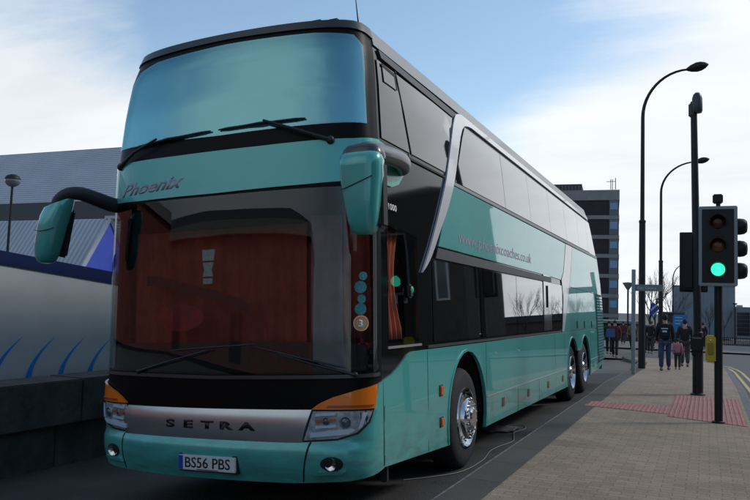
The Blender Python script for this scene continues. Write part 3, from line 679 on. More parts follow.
# nearside (right)
ap=smooth_path([(-.02,.96,2.83,.055),(.05,.88,2.84,.070),(.12,.62,2.84,.074),(.17,.2,2.80,.072),(.20,-.15,2.755,.070),(.22,-.30,2.71,.070),(.228,-.36,2.66,.06)])
mb=MB(); mb.tube([p[:3] for p in ap],[p[3] for p in ap],20); ar=mb.build('mirror_arm',GREYPLASTIC,coach,True,60)
mh=skinny('mirror_housing',[((.195,-.35,2.775),(.12,0,0),(0,.06,0)),((.195,-.36,2.745),(.150,0,0),(0,.095,0)),((.198,-.372,2.70),(.156,0,0),(0,.105,0)),((.198,-.375,2.66),(.152,0,0),(0,.100,0)),((.198,-.37,2.60),(.152,0,0),(0,.102,0)),((.20,-.37,2.5),(.138,0,0),(0,.10,0)),((.205,-.37,2.38),(.122,0,0),(0,.095,0)),((.208,-.365,2.28),(.105,0,0),(0,.085,0)),((.208,-.36,2.22),(.085,0,0),(0,.068,0)),((.208,-.36,2.195),(.05,0,0),(0,.04,0))],MT,coach,sup=3)
skinny('mirror_cap',[((.197,-.335,2.722),(.150,0,0),(0,.100,0)),((.197,-.335,2.745),(.153,0,0),(0,.102,0)),((.197,-.333,2.79),(.140,0,0),(0,.088,0)),((.197,-.335,2.815),(.115,0,0),(0,.075,0)),((.197,-.33,2.832),(.05,0,0),(0,.035,0))],GREYPLASTIC,mh,sup=3)
mb=MB(); mb.bbox(.075,-.262,2.22,.33,-.242,2.68,.02); mb.build('mirror_glass',CHROME,mh,True)
mb=MB(); mb.tube([(.085,-.462,2.50),(.13,-.472,2.512),(.2,-.4745,2.535),(.27,-.472,2.56),(.315,-.462,2.58)],.003,6); mb.build('housing_seam',SEAM,mh)
mb=MB(); mb.bbox(.285,-.36,2.24,.345,-.25,2.70,.02); mb.build('mirror_rim',BLACKPLASTIC,mh,True)
mh.location=(.03,0,-.065)
# offside (left)
ap=smooth_path([(-2.42,.32,2.60,.06),(-2.48,.2,2.61,.066),(-2.54,.06,2.65,.064),(-2.61,-.06,2.685,.060),(-2.69,-.13,2.675,.054),(-2.755,-.165,2.62,.048),(-2.77,-.18,2.56,.04)])
mb=MB(); mb.tube([p[:3] for p in ap],[p[3] for p in ap],16); mb.build('mirror_arm',BLACKPLASTIC,coach,True,60)
mh2=skinny('mirror_housing',[((-2.685,-.18,2.60),(.10,0,0.02),(0,.05,0)),((-2.725,-.18,2.575),(.135,0,0.03),(0,.085,0)),((-2.755,-.185,2.50),(.13,0,.02),(0,.10,0)),((-2.790,-.19,2.38),(.115,0,.01),(0,.105,0)),((-2.820,-.19,2.26),(.105,0,0),(0,.10,0)),((-2.845,-.185,2.15),(.09,0,0),(0,.09,0)),((-2.855,-.18,2.10),(.07,0,0),(0,.07,0)),((-2.855,-.18,2.08),(.04,0,0),(0,.04,0))],MT,coach,sup=3)
mb=MB(); T=Matrix.Translation((-2.775,-.085,2.36))@Matrix.Rotation(rad(13),4,'Y'); mb.bbox(-.10,-.015,-.22,.10,.01,.20,.02,T); mb.build('mirror_glass',BLACKPLASTIC,mh2,True)
mb=MB(); mb.tube([(-2.905,-.27,2.36),(-2.825,-.297,2.345),(-2.745,-.297,2.35),(-2.685,-.27,2.37)],.003,6); mb.build('housing_seam',SEAM,mh2)
#@@ENV@@
# ================================================================== surroundings
def GZ(y): return interp([(13,0),(33,-.60),(60,-.76),(130,-3.2),(4000,-3.2)],y)
def nodes_of(m): return m.node_tree, m.node_tree.nodes['Principled BSDF']
# asphalt
def asphalt(name,c,patch_amt=.35):
    m=mat(name,(c,c,c*1.03),.85); nt,b=nodes_of(m); tc=nt.nodes.new('ShaderNodeTexCoord')
    def nn(s,d=6,r=.6):
        n=nt.nodes.new('ShaderNodeTexNoise'); n.inputs['Scale'].default_value=s; n.inputs['Detail'].default_value=d; n.inputs['Roughness'].default_value=r; nt.links.new(tc.outputs['Object'],n.inputs['Vector']); return n
    a=nn(1.1); g=nn(90,2,.8); v=nt.nodes.new('ShaderNodeTexVoronoi'); v.inputs['Scale'].default_value=70; nt.links.new(tc.outputs['Object'],v.inputs['Vector'])
    def rg(x,lo,hi):
        r=nt.nodes.new('ShaderNodeMapRange'); r.inputs[1].default_value=.3; r.inputs[2].default_value=.7; r.inputs[3].default_value=lo; r.inputs[4].default_value=hi; nt.links.new(x,r.inputs[0]); return r.outputs[0]
    mu=nt.nodes.new('ShaderNodeMath'); mu.operation='MULTIPLY'; nt.links.new(rg(a.outputs['Fac'],1-patch_amt,1+patch_amt),mu.inputs[0]); nt.links.new(rg(g.outputs['Fac'],.55,1.5),mu.inputs[1])
    mx=nt.nodes.new('ShaderNodeMix'); mx.data_type='RGBA'; mx.blend_type='MULTIPLY'; mx.inputs[0].default_value=1; mx.inputs[6].default_value=(c*1.05,c,c*.95,1); nt.links.new(mu.outputs[0],mx.inputs[7]); nt.links.new(mx.outputs[2],b.inputs['Base Color'])
    bp=nt.nodes.new('ShaderNodeBump'); bp.inputs['Strength'].default_value=.5; bp.inputs['Distance'].default_value=.01; nt.links.new(v.outputs['Distance'],bp.inputs['Height']); nt.links.new(bp.outputs[0],b.inputs['Normal'])
    return m
ASPH=asphalt('asphalt',.040,.45); ASPH2=asphalt('asphalt_paler',.10,.2)
def brickmat(name,c1,c2,mortar,scale,bw,bh,ms=.012,rough=.85,rot=None,bump=.3,wear=.3,vec='Object',axes=None,offset=.5):
    m=mat(name,c1,rough); nt,b=nodes_of(m); tc=nt.nodes.new('ShaderNodeTexCoord'); mp=nt.nodes.new('ShaderNodeMapping')
    src=tc.outputs[vec]
    if axes:      # re-order object axes so that bricks lie on a wall
        sp=nt.nodes.new('ShaderNodeSeparateXYZ'); cb=nt.nodes.new('ShaderNodeCombineXYZ'); nt.links.new(src,sp.inputs[0])
        for i,a in enumerate(axes): nt.links.new(sp.outputs[a],cb.inputs[i])
        src=cb.outputs[0]
    nt.links.new(src,mp.inputs[0])
    if rot: mp.inputs['Rotation'].default_value=(0,0,rot)
    br=nt.nodes.new('ShaderNodeTexBrick'); br.offset=offset; br.inputs['Color1'].default_value=(*c1,1); br.inputs['Color2'].default_value=(*c2,1); br.inputs['Mortar'].default_value=(*mortar,1)
    br.inputs['Scale'].default_value=scale; br.inputs['Brick Width'].default_value=bw; br.inputs['Row Height'].default_value=bh; br.inputs['Mortar Size'].default_value=ms; br.inputs['Bias'].default_value=0
    nt.links.new(mp.outputs[0],br.inputs['Vector'])
    n=nt.nodes.new('ShaderNodeTexNoise'); n.inputs['Scale'].default_value=.9; n.inputs['Detail'].default_value=7; n.inputs['Roughness'].default_value=.65; nt.links.new(tc.outputs[vec],n.inputs['Vector'])
    r=nt.nodes.new('ShaderNodeMapRange'); r.inputs[1].default_value=.3; r.inputs[2].default_value=.7; r.inputs[3].default_value=1-wear; r.inputs[4].default_value=1+wear; nt.links.new(n.outputs['Fac'],r.inputs[0])
    n2=nt.nodes.new('ShaderNodeTexNoise'); n2.inputs['Scale'].default_value=60; n2.inputs['Detail'].default_value=3; nt.links.new(tc.outputs[vec],n2.inputs['Vector'])
    r2=nt.nodes.new('ShaderNodeMapRange'); r2.inputs[1].default_value=.3; r2.inputs[2].default_value=.7; r2.inputs[3].default_value=.75; r2.inputs[4].default_value=1.25; nt.links.new(n2.outputs['Fac'],r2.inputs[0])
    mu=nt.nodes.new('ShaderNodeMath'); mu.operation='MULTIPLY'; nt.links.new(r.outputs[0],mu.inputs[0]); nt.links.new(r2.outputs[0],mu.inputs[1])
    mx=nt.nodes.new('ShaderNodeMix'); mx.data_type='RGBA'; mx.blend_type='MULTIPLY'; mx.inputs[0].default_value=1; nt.links.new(br.outputs['Color'],mx.inputs[6]); nt.links.new(mu.outputs[0],mx.inputs[7]); nt.links.new(mx.outputs[2],b.inputs['Base Color'])
    bp=nt.nodes.new('ShaderNodeBump'); bp.invert=True; bp.inputs['Strength'].default_value=bump; bp.inputs['Distance'].default_value=.01; nt.links.new(br.outputs['Fac'],bp.inputs['Height']); nt.links.new(bp.outputs[0],b.inputs['Normal'])
    return m
PAVE=brickmat('block_paving',(.305,.232,.168),(.235,.178,.128),(.18,.138,.102),1,.2,.1,.006,wear=.2,bump=.25)
def spots(m,scale,thr,dark,vec='Object'):
    nt=m.node_tree; b=nt.nodes['Principled BSDF']; src=b.inputs['Base Color'].links[0].from_socket
    tc=nt.nodes.new('ShaderNodeTexCoord'); v=nt.nodes.new('ShaderNodeTexVoronoi'); v.inputs['Scale'].default_value=scale; nt.links.new(tc.outputs[vec],v.inputs['Vector'])
    r=nt.nodes.new('ShaderNodeMapRange'); r.inputs[1].default_value=thr; r.inputs[2].default_value=thr*1.5; r.inputs[3].default_value=dark; r.inputs[4].default_value=1.0; nt.links.new(v.outputs['Distance'],r.inputs[0])
    mx=nt.nodes.new('ShaderNodeMix'); mx.data_type='RGBA'; mx.blend_type='MULTIPLY'; mx.inputs[0].default_value=1; nt.links.new(src,mx.inputs[6]); nt.links.new(r.outputs[0],mx.inputs[7]); nt.links.new(mx.outputs[2],b.inputs['Base Color'])
spots(PAVE,2.3,.045,.45); spots(PAVE,.55,.12,.82); spots(ASPH,1.1,.05,.55)
def strip(name,m,left,right,ys,dz,label=None,kind='structure',parent=None,th=None):
    """ground sheet between two x(y) curves, following the lie of the land"""
    vs=[];fs=[];nx=2
    for y in ys:
        a,b=left(y),right(y)
        for i in range(nx): x=a+(b-a)*i/(nx-1); vs.append((x,y,GZ(y)+(dz(x,y) if callable(dz) else dz)))
    for j in range(len(ys)-1): fs.append((2*j,2*j+1,2*j+3,2*j+2))
    o=mesh_obj(name,vs,fs,m,parent)
    if th:
        mo=o.modifiers.new('s','SOLIDIFY'); mo.thickness=th; mo.offset=-1
    if kind: o['kind']=kind
    return o
YS=[-60,-30,-10,0,5,10,13,16,19,22,25,28,31,33,34.5]
cam_fall=math.tan(PHI)
kin=lambda y: interp([(10,.585),(17,.47),(22,.36),(28,.05),(34.5,-1.2)],y)
kout=lambda y: kin(y)-.375
# far ground
vs=[];fs=[]; ysg=[-400,-60,0,13,33,60,95,130,400,3500]
for y in ysg:
    for x in (-2500,-60,60,2500): vs.append((x,y,GZ(y)-.55+(0 if y<60 else .0)))
for j in range(len(ysg)-1):
    for i in range(3): fs.append((4*j+i,4*j+i+1,4*j+i+5,4*j+i+4))
g=mesh_obj('ground',vs,fs,mat('ground_concrete',(.10,.10,.10),.9,noise_amt=.3,noise_scale=.2)); g['kind']='structure'
strip('road',ASPH,lambda y:-4.3,lambda y:kout(y)+.02,YS,lambda x,y:(x-.0)*cam_fall)
strip('pavement',PAVE,lambda y:kin(y),lambda y:interp([(25,2.86),(30,2.75),(34.5,2.0)],y),YS,.10,th=.3)
KERB=brickmat('dark_kerb',(.060,.056,.052),(.070,.066,.060),(.02,.02,.02),1,.9,.6,.008,rot=rad(90),bump=.3,wear=.2,offset=0)
def kerbmesh(name,m,fa,fb,flip=1):
    vs=[];fs=[]; n=0
    prof=lambda a,b:[(a,-.25),(a+.0,.075),(a+.012*flip,.094),(a+.035*flip,.102),(b,.102)]
    YK=[]
    for a,b in zip(YS,YS[1:]):
        k=max(1,int((b-a)/2))
        for i in range(k): YK.append(a+(b-a)*i/k)
    YK.append(YS[-1])
    for y in YK:
        for (x,z) in prof(fa(y),fb(y)): vs.append((x,y,GZ(y)+z))
    for j in range(len(YK)-1):
        for i in range(4): fs.append((5*j+i,5*j+i+1,5*j+i+6,5*j+i+5))
    o=mesh_obj(name,vs,fs,m); o['kind']='structure'
    bm=bmesh.new(); bm.from_mesh(o.data); bmesh.ops.recalc_face_normals(bm,faces=bm.faces[:]); bm.to_mesh(o.data); bm.free(); return o
kerbmesh('kerb',KERB,kout,lambda y:kin(y)+.001)
# pale arris of the kerb
strip('kerb_edge_line',mat('pale_arris',(.15,.15,.15),.8,noise_amt=.6,noise_scale=9),lambda y:kout(y)+.022,lambda y:kout(y)+.042,[y for y in YS if y<29],lambda x,y:.105)
rr=lambda y:interp([(25,2.86),(30,2.75),(34.5,2.0)],y)
kerbmesh('kerb',mat('grey_kerb',(.13,.13,.13),.85,noise_amt=.3,noise_scale=5),lambda y:rr(y)+.16,lambda y:rr(y)-.001,-1)
strip('road',ASPH2,lambda y:rr(y)+.14,lambda y:13,YS,0.0)
strip('road',ASPH2,lambda y:-40,lambda y:40,[34.5,40,46],-.004)
strip('road',ASPH2,lambda y:-4.3,lambda y:kout(y)+.015,[19,22,25,28,31,33,34.5],lambda x,y:x*cam_fall+.004)
strip('pavement',mat('far_paving',(.15,.145,.14),.85,noise_amt=.25,noise_scale=1),lambda y:-40,lambda y:40,[46,50,60],.09)
strip('road',ASPH,lambda y:-40,lambda y:40,[60,75,95,130,160],-.02)
YEL=mat('yellow_road_paint',(.50,.40,.16),.7,noise_amt=.3,noise_scale=14)
for dx in (.27,.50):
    strip('yellow_line',YEL,lambda y:rr(y)+dx,lambda y:rr(y)+dx+.085,YS,.005)
# tactile paving: real blisters on red slabs
TACT=brickmat('red_tactile_slab',(.40,.165,.15),(.35,.145,.13),(.20,.11,.10),1,.4,.4,.008,rot=0,bump=.2,wear=.2,offset=0)
mb=MB(); zt=.106
mb.add([(.40,8.05,zt),(1.72,7.78,zt),(1.72,8.95,zt),(.46,8.72,zt)],[(0,1,2,3)])
mb.add([(1.722,7.50,zt),(2.80,7.02,zt),(2.80,10.70,zt),(1.722,10.95,zt)],[(0,1,2,3)])
ta=mb.build('tactile_paving',TACT); ta['kind']='structure'
mb=MB()
def bl(x,y):
    r=.0135; n=6; v=[(x+r*1.35*math.cos(2*PI*k/n),y+r*1.35*math.sin(2*PI*k/n),zt) for k in range(n)]+[(x+r*math.cos(2*PI*k/n),y+r*math.sin(2*PI*k/n),zt+.006) for k in range(n)]
    mb.add(v,[(k,(k+1)%n,n+(k+1)%n,n+k) for k in range(n)]+[tuple(range(n,2*n))])
y=7.1
while y<10.9:
    x=1.75
    while x<2.79:
        if y>7.52-(x-1.72)*.45 and y<10.93-(x-1.72)*.23: bl(x,y)
        x+=.067
    x=.45
    while x<1.71:
        if y>8.07-(x-.4)*.205 and y<8.70+(x-.46)*.18: bl(x,y)
        x+=.067
    y+=.067
bo=mb.build('tactile_blisters',mat('red_blister',(.52,.25,.24),.75,noise_amt=.2,noise_scale=3)); bo['kind']='structure'
# loose cable and rag on the road
mb=MB(); cpts=[(-.40,1.9),(-.02,2.4),(.04,3.1),(-.03,3.7),(-.02,4.05),(.05,4.5),(-.03,4.9),(-.10,5.27),(-.04,5.6),(-.14,5.95),(-.35,5.85),(-.30,5.6),(-.5,5.45)]
def cat(pts,n=6):
    out=[]
    for i in range(len(pts)-1):
        p0=pts[max(0,i-1)];p1=pts[i];p2=pts[i+1];p3=pts[min(len(pts)-1,i+2)]
        for k in range(n):
            t=k/n; out.append(tuple(.5*((2*b)+(-a+c)*t+(2*a-5*b+4*c-d)*t*t+(-a+3*b-3*c+d)*t**3) for a,b,c,d in zip(p0,p1,p2,p3)))
    out.append(pts[-1]); return out
mb.tube([(x,y,x*cam_fall+.010) for x,y in cat(cpts)],.005,6)
tag(mb.build('cable',mat('grey_cable',(.20,.20,.19),.6)),'thin pale cable lying loose on the road beside the front wheel of the coach','cable')
mb=MB(); n=14
for i in range(n):
    for j in range(8):
        x=-.78+.05*i; y=5.1+.09*j; mb.v.append((x+.02*random.random(),y+.03*random.random(),x*cam_fall+.012+.05*max(0,noise.noise(Vector((x*6,y*5,0)))) ))
for i in range(n-1):
    for j in range(7):
        if (i-6.5)**2/40+(j-3.5)**2/12<1.05: mb.f.append((i*8+j,(i+1)*8+j,(i+1)*8+j+1,i*8+j+1)); mb.m.append(0)
rg=mb.build('crumpled_sheet',mat('dirty_rag',(.12,.12,.12),.8,noise_amt=.4,noise_scale=10),None,True,80); rg.modifiers.new('s','SOLIDIFY').thickness=.006
tag(rg,'crumpled grey sheet lying flat on the road behind the front wheel of the coach','litter')
# manhole in the road left of the coach front: faint crack line
# ---------------------------------------------------------------- left: wall, trailer, hall
STONE=mat('dark_stone',(.075,.072,.066),.9,noise_amt=.45,noise_scale=3.5,bump=.5,bump_scale=14)
wl=thing('stone_wall','low dark stone wall with an overhanging upper course, left of the coach','wall',(-4.25,0,-.25))
def wallstones(name,x0,x1,z0,z1,y0,y1,ln,parent,m):
    mb=MB(); y=y0; i=0
    while y<y1:
        l=ln*(.85+.3*random.random()); e=min(y1,y+l); d=random.uniform(-.008,.008); mb.bbox(x0+d,y+.004,z0,x1+d,e-.004,z1+random.uniform(-.004,.004),.012); y=e; i+=1
    return mb.build(name,m,parent)
wallstones('lower_course',-.45,.0,.0,.50,-14,24,1.6,wl,STONE)
wallstones('upper_course',-.45,.085,.505,.99,-14,24,1.9,wl,STONE)
tr=thing('silver_trailer','silver trailer with navy top band and blue curved stripes, behind the stone wall','trailer',(-4.9,0,0))
zt_=lambda y:2.225-.085*y; zb=lambda y:.705-.037*y
def TX(y,z): return (-.0,y,z)
PANEL=mat('silver_panel_paint',(.60,.62,.63),.42,.25,.5,.3,.1,noise_amt=.06,noise_scale=1.5)
mb=MB(); ya,yb=.25,8.5
mb.add([(0,ya,zb(ya)-.1),(0,yb,zb(yb)-.1),(0,yb,zt_(yb)-.15),(0,ya,zt_(ya)-.15),(-2.3,ya,zb(ya)-.1),(-2.3,yb,zb(yb)-.1),(-2.3,yb,zt_(yb)-.15),(-2.3,ya,zt_(ya)-.15)],[(0,1,2,3),(7,6,5,4),(0,4,5,1),(3,2,6,7),(1,5,6,2),(0,3,7,4)])
mb.build('side_panel',PANEL,tr)
NAVY=mat('navy_blue_paint',(.007,.012,.085),.35,.1,.5,.6,.05)
mb=MB(); mb.add([(.02,ya,zt_(ya)-.15),(.02,yb,zt_(yb)-.15),(.02,yb,zt_(yb)),(.02,ya,zt_(ya)),(-2.32,ya,zt_(ya)-.15),(-2.32,yb,zt_(yb)-.15),(-2.32,yb,zt_(yb)),(-2.32,ya,zt_(ya))],[(0,1,2,3),(7,6,5,4),(0,4,5,1),(3,2,6,7),(1,5,6,2),(0,3,7,4)])
mb.build('top_band',NAVY,tr)
SW=mat('blue_stripe_paint',(.02,.24,.70),.4,0,.5,.5,.05)
for k in range(-2,12):
    b=1.44+(k)*.475; mb=MB(); n=14; L1=[];R1=[]
    for i in range(n+1):
        t=i/n; z=zb(b)+.01+.50*t; y=b+.40*t**1.9; wdt=.085*(1-t)**.8+.004
        L1.append((y,z)); R1.append((y+wdt,z))
    mb.prism(L1+R1[::-1],lambda a,c,d:(d,a,c),.002,.006); mb.build('curved_stripe',SW,tr)
mb=MB()
for yy in (1.6,6,7.1): 
    T=Matrix.Translation((-.25,yy,.2))@Matrix.Rotation(rad(90),4,'Y'); mb.lathe([(.001,-.15),(.40,-.15),(.45,-.1),(.45,.1),(.40,.15),(.001,.15)],24,T)
mb.build('tyre',RUBBER,tr)
# oval badge
mb=MB(); mb.prism([(3.55+.34*math.cos(2*PI*i/24),1.28+.12*math.sin(2*PI*i/24)) for i in range(24)],lambda a,c,d:(d,a,c),.002,.008); mb.build('oval_badge',mat('maroon_oval',(.25,.02,.03),.5),tr)
# corrugated hall
def ribbed(name,c,scale,axis,parent,verts,rough=.5,metal=.3,depth=.35):
    m=mat(name,c,rough,metal); nt,b=nodes_of(m); tc=nt.nodes.new('ShaderNodeTexCoord'); wv=nt.nodes.new('ShaderNodeTexWave'); wv.wave_type='BANDS'; wv.bands_direction=axis; wv.inputs['Scale'].default_value=scale; wv.inputs['Distortion'].default_value=0
    nt.links.new(tc.outputs['Object'],wv.inputs['Vector']); bp=nt.nodes.new('ShaderNodeBump'); bp.inputs['Strength'].default_value=.8; bp.inputs['Distance'].default_value=.03; nt.links.new(wv.outputs['Fac'],bp.inputs['Height']); nt.links.new(bp.outputs[0],b.inputs['Normal'])
    rp=nt.nodes.new('ShaderNodeMapRange'); rp.inputs[3].default_value=1-depth; rp.inputs[4].default_value=1.0; nt.links.new(wv.outputs['Fac'],rp.inputs[0])
    n=nt.nodes.new('ShaderNodeTexNoise'); n.inputs['Scale'].default_value=.35; n.inputs['Detail'].default_value=6; nt.links.new(tc.outputs['Object'],n.inputs['Vector']); r3=nt.nodes.new('ShaderNodeMapRange'); r3.inputs[3].default_value=.8; r3.inputs[4].default_value=1.2; nt.links.new(n.outputs['Fac'],r3.inputs[0])
    mu=nt.nodes.new('ShaderNodeMath'); mu.operation='MULTIPLY'; nt.links.new(rp.outputs[0],mu.inputs[0]); nt.links.new(r3.outputs[0],mu.inputs[1])
    mx=nt.nodes.new('ShaderNodeMix'); mx.data_type='RGBA'; mx.blend_type='MULTIPLY'; mx.inputs[0].default_value=1; mx.inputs[6].default_value=(*c,1); nt.links.new(mu.outputs[0],mx.inputs[7]); nt.links.new(mx.outputs[2],b.inputs['Base Color'])
    return m
RIB1=ribbed('grey_ribbed_cladding',(.44,.47,.51),1.7,'Z',None,None)
RIB2=ribbed('grey_ribbed_roof',(.46,.49,.53),.9,'X',None,None)
ha=thing('metal_hall','large grey corrugated metal hall with a dark gutter strip, behind the trailer','hall',(-45,34,0))
def slab(name,x0,x1,y0,y1,z0,z1,m,parent):
    mb=MB(); mb.box(x0,y0,z0,x1,y1,z1); return mb.build(name,m,parent)
s=(34+5.11)/(30+5.11)
def sz(z): return 1.66+(z-1.66)*s
# upper roof slope leans back; top edge falls slightly to the right
mb=MB(); mb.add([(-35,0,sz(7.33)),(19,0,sz(7.27)),(19,5,12.62),(-35,5,12.9)],[(0,1,2,3)])
o=mb.build('upper_roof',RIB1,ha); o.modifiers.new('s','SOLIDIFY').thickness=.1
mb=MB(); mb.box(-35,4.99,12.60,19,5.15,12.84,Matrix.Rotation(rad(.15),4,'Y')); mb.build('ridge_cap',mat('ridge_grey',(.16,.17,.18),.6),ha)
slab('gutter_strip',-35,19,-.25,.1,sz(6.15),sz(7.36),mat('gutter_dark',(.055,.06,.068),.6),ha)
slab('front_wall',-35,19,-.1,0,-1,sz(6.15),RIB1,ha); slab('rear_wall',-35,19,12,12.1,-1,12.4,RIB1,ha)
an=thing('gabled_annex','low annex with steep grey roof, pale edging and a bright blue gable wall','annex',(-30.2,30,0))
mb=MB(); mb.add([(-25,0,6.25),(0,0,6.25),(0,-2.6,2.25),(-25,-2.6,2.25)],[(0,1,2,3)]); o=mb.build('roof',RIB2,an); o.modifiers.new('s','SOLIDIFY').thickness=.08
mb=MB(); mb.add([(-25,.02,6.25),(0,.02,6.25),(0,2.8,2.25),(-25,2.8,2.25)],[(0,1,2,3)]); o=mb.build('roof',RIB2,an); o.modifiers.new('s','SOLIDIFY').thickness=.08
BLUEW=mat('bright_blue_cladding',(.05,.09,.50),.6,noise_amt=.08,noise_scale=1)
mb=MB(); mb.add([(.01,-2.55,-1),(.01,2.75,-1),(.01,2.75,2.25),(.01,0,6.2),(.01,-2.55,2.25)],[(0,1,2,3,4)]); o=mb.build('gable_wall',BLUEW,an); o.modifiers.new('s','SOLIDIFY').thickness=.1
mb=MB(); mb.tube([(.06,-2.75,2.05),(.06,0,6.3)],.14,4); mb.tube([(.06,0.02,6.3),(.06,2.95,2.05)],.14,4); mb.build('verge_trim',mat('pale_verge',(.45,.47,.50),.5),an)
mb=MB(); mb.box(-.3,-.1,6.28,1.9,.1,6.45); mb.build('ridge_flashing',MATS['pale_verge'],an)
slab('front_wall',-25,0,-2.5,-2.4,-1,2.25,BLUEW,an)
# globe lamp
lp=thing('globe_lamp','globe lamp with dark cap on a thin post before the metal hall','street lamp',(-19.9,14,0))
mb=MB(); mb.tube([(.03,0,-1),(.05,0,3),(.08,0,5.38)],[.05,.045,.04],8); mb.build('post',mat('black_metal',(.012,.012,.013),.5,.3),lp)
mb=MB(); mb.ell((.08,0,5.58),(.255,.255,.22),20,12); mb.build('globe',mat('smoked_globe',(.16,.17,.18),.12,0,.5,.7),lp,True)
mb=MB(); mb.ell((.08,0,5.62),(.265,.265,.195),20,10); bmo=mb.build('cap',MATS['black_metal'],lp,True)
bm=bmesh.new(); bm.from_mesh(bmo.data); bmesh.ops.bisect_plane(bm,geom=bm.verts[:]+bm.edges[:]+bm.faces[:],plane_co=(0,0,5.62),plane_no=(0,0,-1),clear_outer=True); bm.to_mesh(bmo.data); bm.free()
# ---------------------------------------------------------------- right: signals, lamps, posts
POLE=mat('dark_bronze_metal',(.022,.020,.022),.5,.4,noise_amt=.2,noise_scale=8)
BLK=MATS['black_metal']
def signal_head(x,y,z0,z1,w,parent,lit,rz=0,board=True,vl=.15):
    """three-aspect head facing -y; returns parts"""
    T=Matrix.Translation((x,y,0))@Matrix.Rotation(rz,4,'Z')
    hd_=MB(); hd_.bbox(-w/2+.11,.0,z0+.06,w/2-.11,.18,z1-.06,.03,T); hd=hd_.build('signal_head',BLK,parent)
    if board:
        b=MB(); b.bbox(-w/2,-.02,z0,w/2,.0,z1,.012,T); b.build('border',mat('pale_border',(.26,.30,.32),.4),hd)
        b=MB(); b.bbox(-w/2+.045,-.028,z0+.045,w/2-.045,-.015,z1-.045,.006,T); b.build('backing_board',BLK,hd)
    h=(z1-z0-.14)/3
    cols=[('lens_unlit_red',(.06,.006,.006)),('lens_unlit_amber',(.13,.035,.008)),('green_lit',(.0,.6,.45))]
    for i in range(3):
        zc=z1-.07-h*(i+.5); nm,c=cols[i]
        if i==2 and lit: mm=mat('green_lit_lens',(.0,.5,.35),.3,emit=(.05,1,.62),estr=1.1)
        elif i==2: mm=mat('lens_unlit_green',(.004,.03,.025),.25)
        else: mm=mat(nm,c,.25)
        p=MB(); p.ell((0,-.03,zc),(.095,.03,.095),24,12,T); p.build('lens',mm,hd,True)
        v=MB(); n=16; r0=.108; vs=[];
        for k in range(n+1):
            a=rad(-25)+rad(230)*k/n; vs+= [(r0*math.cos(a),-.03,zc+r0*math.sin(a)),(r0*1.02*math.cos(a),-.03-vl*(.5+.5*max(0,math.sin(a))),zc+r0*1.02*math.sin(a))]
        if board: v.add([tuple(T@Vector(q)) for q in vs],[(2*k,2*k+1,2*k+3,2*k+2) for k in range(n)])
        else: v.lathe([(.118,0),(.122,.07),(.112,.13),(.085,.165),(.06,.17)],20,T@Matrix.Translation((0,-.02,zc))@Matrix.Rotation(rad(90),4,'X'))
        o=v.build('visor',BLK,hd,True); o.modifiers.new('s','SOLIDIFY').thickness=.006
    return hd
ts=thing('traffic_signal','near traffic signal showing green on a black post at the right','traffic light',(2.43,7.1,.1))
mb=MB(); mb.tube([(0,.12,0),(0,.12,2.9)],.057,16); mb.lathe([(.09,0),(.09,.02),(.06,.035)],16,Matrix.Translation((0,.12,0))); mb.build('post',BLK,ts,True)
signal_head(-.005,-.02,1.98,3.15,.52,ts,True)
mb=MB(); mb.bbox(-.03,.02,3.13,.03,.14,3.22,.01); mb.bbox(-.075,-.03,3.21,.065,.19,3.33,.015); mb.build('detector_box',BLK,ts)
h2=signal_head(.20,.20,1.98,3.1,.42,ts,False,rad(82),board=False,vl=.13)
mb=MB(); mb.bbox(-.175,.03,.87,-.035,.19,1.26,.02); yb_=mb.build('push_button_box',mat('yellow_box_paint',(.62,.42,.015),.45,0,.5,.3,.1,noise_amt=.12,noise_scale=9),ts)
mb=MB(); mb.bbox(-.145,.018,.98,-.065,.032,1.15,.006); mb.build('button_panel',mat('box_face',(.30,.21,.02),.4),yb_); mb=MB(); mb.ell((-.105,.016,1.19),(.016,.01,.016),10,8); mb.build('button',CHROME,yb_,True)
cm=thing('camera_mast','tall dark mast with a camera on top and a signal head seen from behind','camera mast',(2.11,11.2,.1))
mb=MB(); mb.tube([(0,0,0),(0,0,1.2),(-.005,0,1.22),(-.075,0,5.8)],[.098,.098,.080,.060],20); mb.lathe([(.14,0),(.14,.02),(.10,.04)],20); mb.build('mast',POLE,cm,True)
mb=MB(); mb.bbox(-.17,-.07,5.50,-.06,.07,5.76,.02); mb.lathe([(.001,5.98),(.04,5.97),(.075,5.93),(.095,5.86),(.10,5.72),(.10,5.60),(.085,5.565),(.001,5.56)],20,Matrix.Translation((-.01,-.03,0))); mb.build('camera_housing',mat('camera_grey',(.035,.05,.05),.4),cm,True)
mb=MB(); mb.bbox(-.30,-.03,2.05,-.07,.20,3.16,.03); mb.bbox(-.10,.02,2.3,.0,.10,2.36,.008); mb.bbox(-.10,.02,2.9,.0,.10,2.96,.008); mb.bbox(-.34,.20,2.0,.18,.215,3.20,.01); mb.build('signal_head',BLK,cm)
mb=MB(); mb.bbox(-.13,-.17,.86,.10,-.08,1.14,.02); mb.bbox(-.11,-.10,.76,.08,-.08,.87,.01); bx_=mb.build('push_button_box',BLK,cm); mb=MB(); mb.box(-.10,-.175,1.09,.07,-.169,1.12); mb.build('box_label',mat('dull_grey',(.15,.15,.16),.6),bx_)
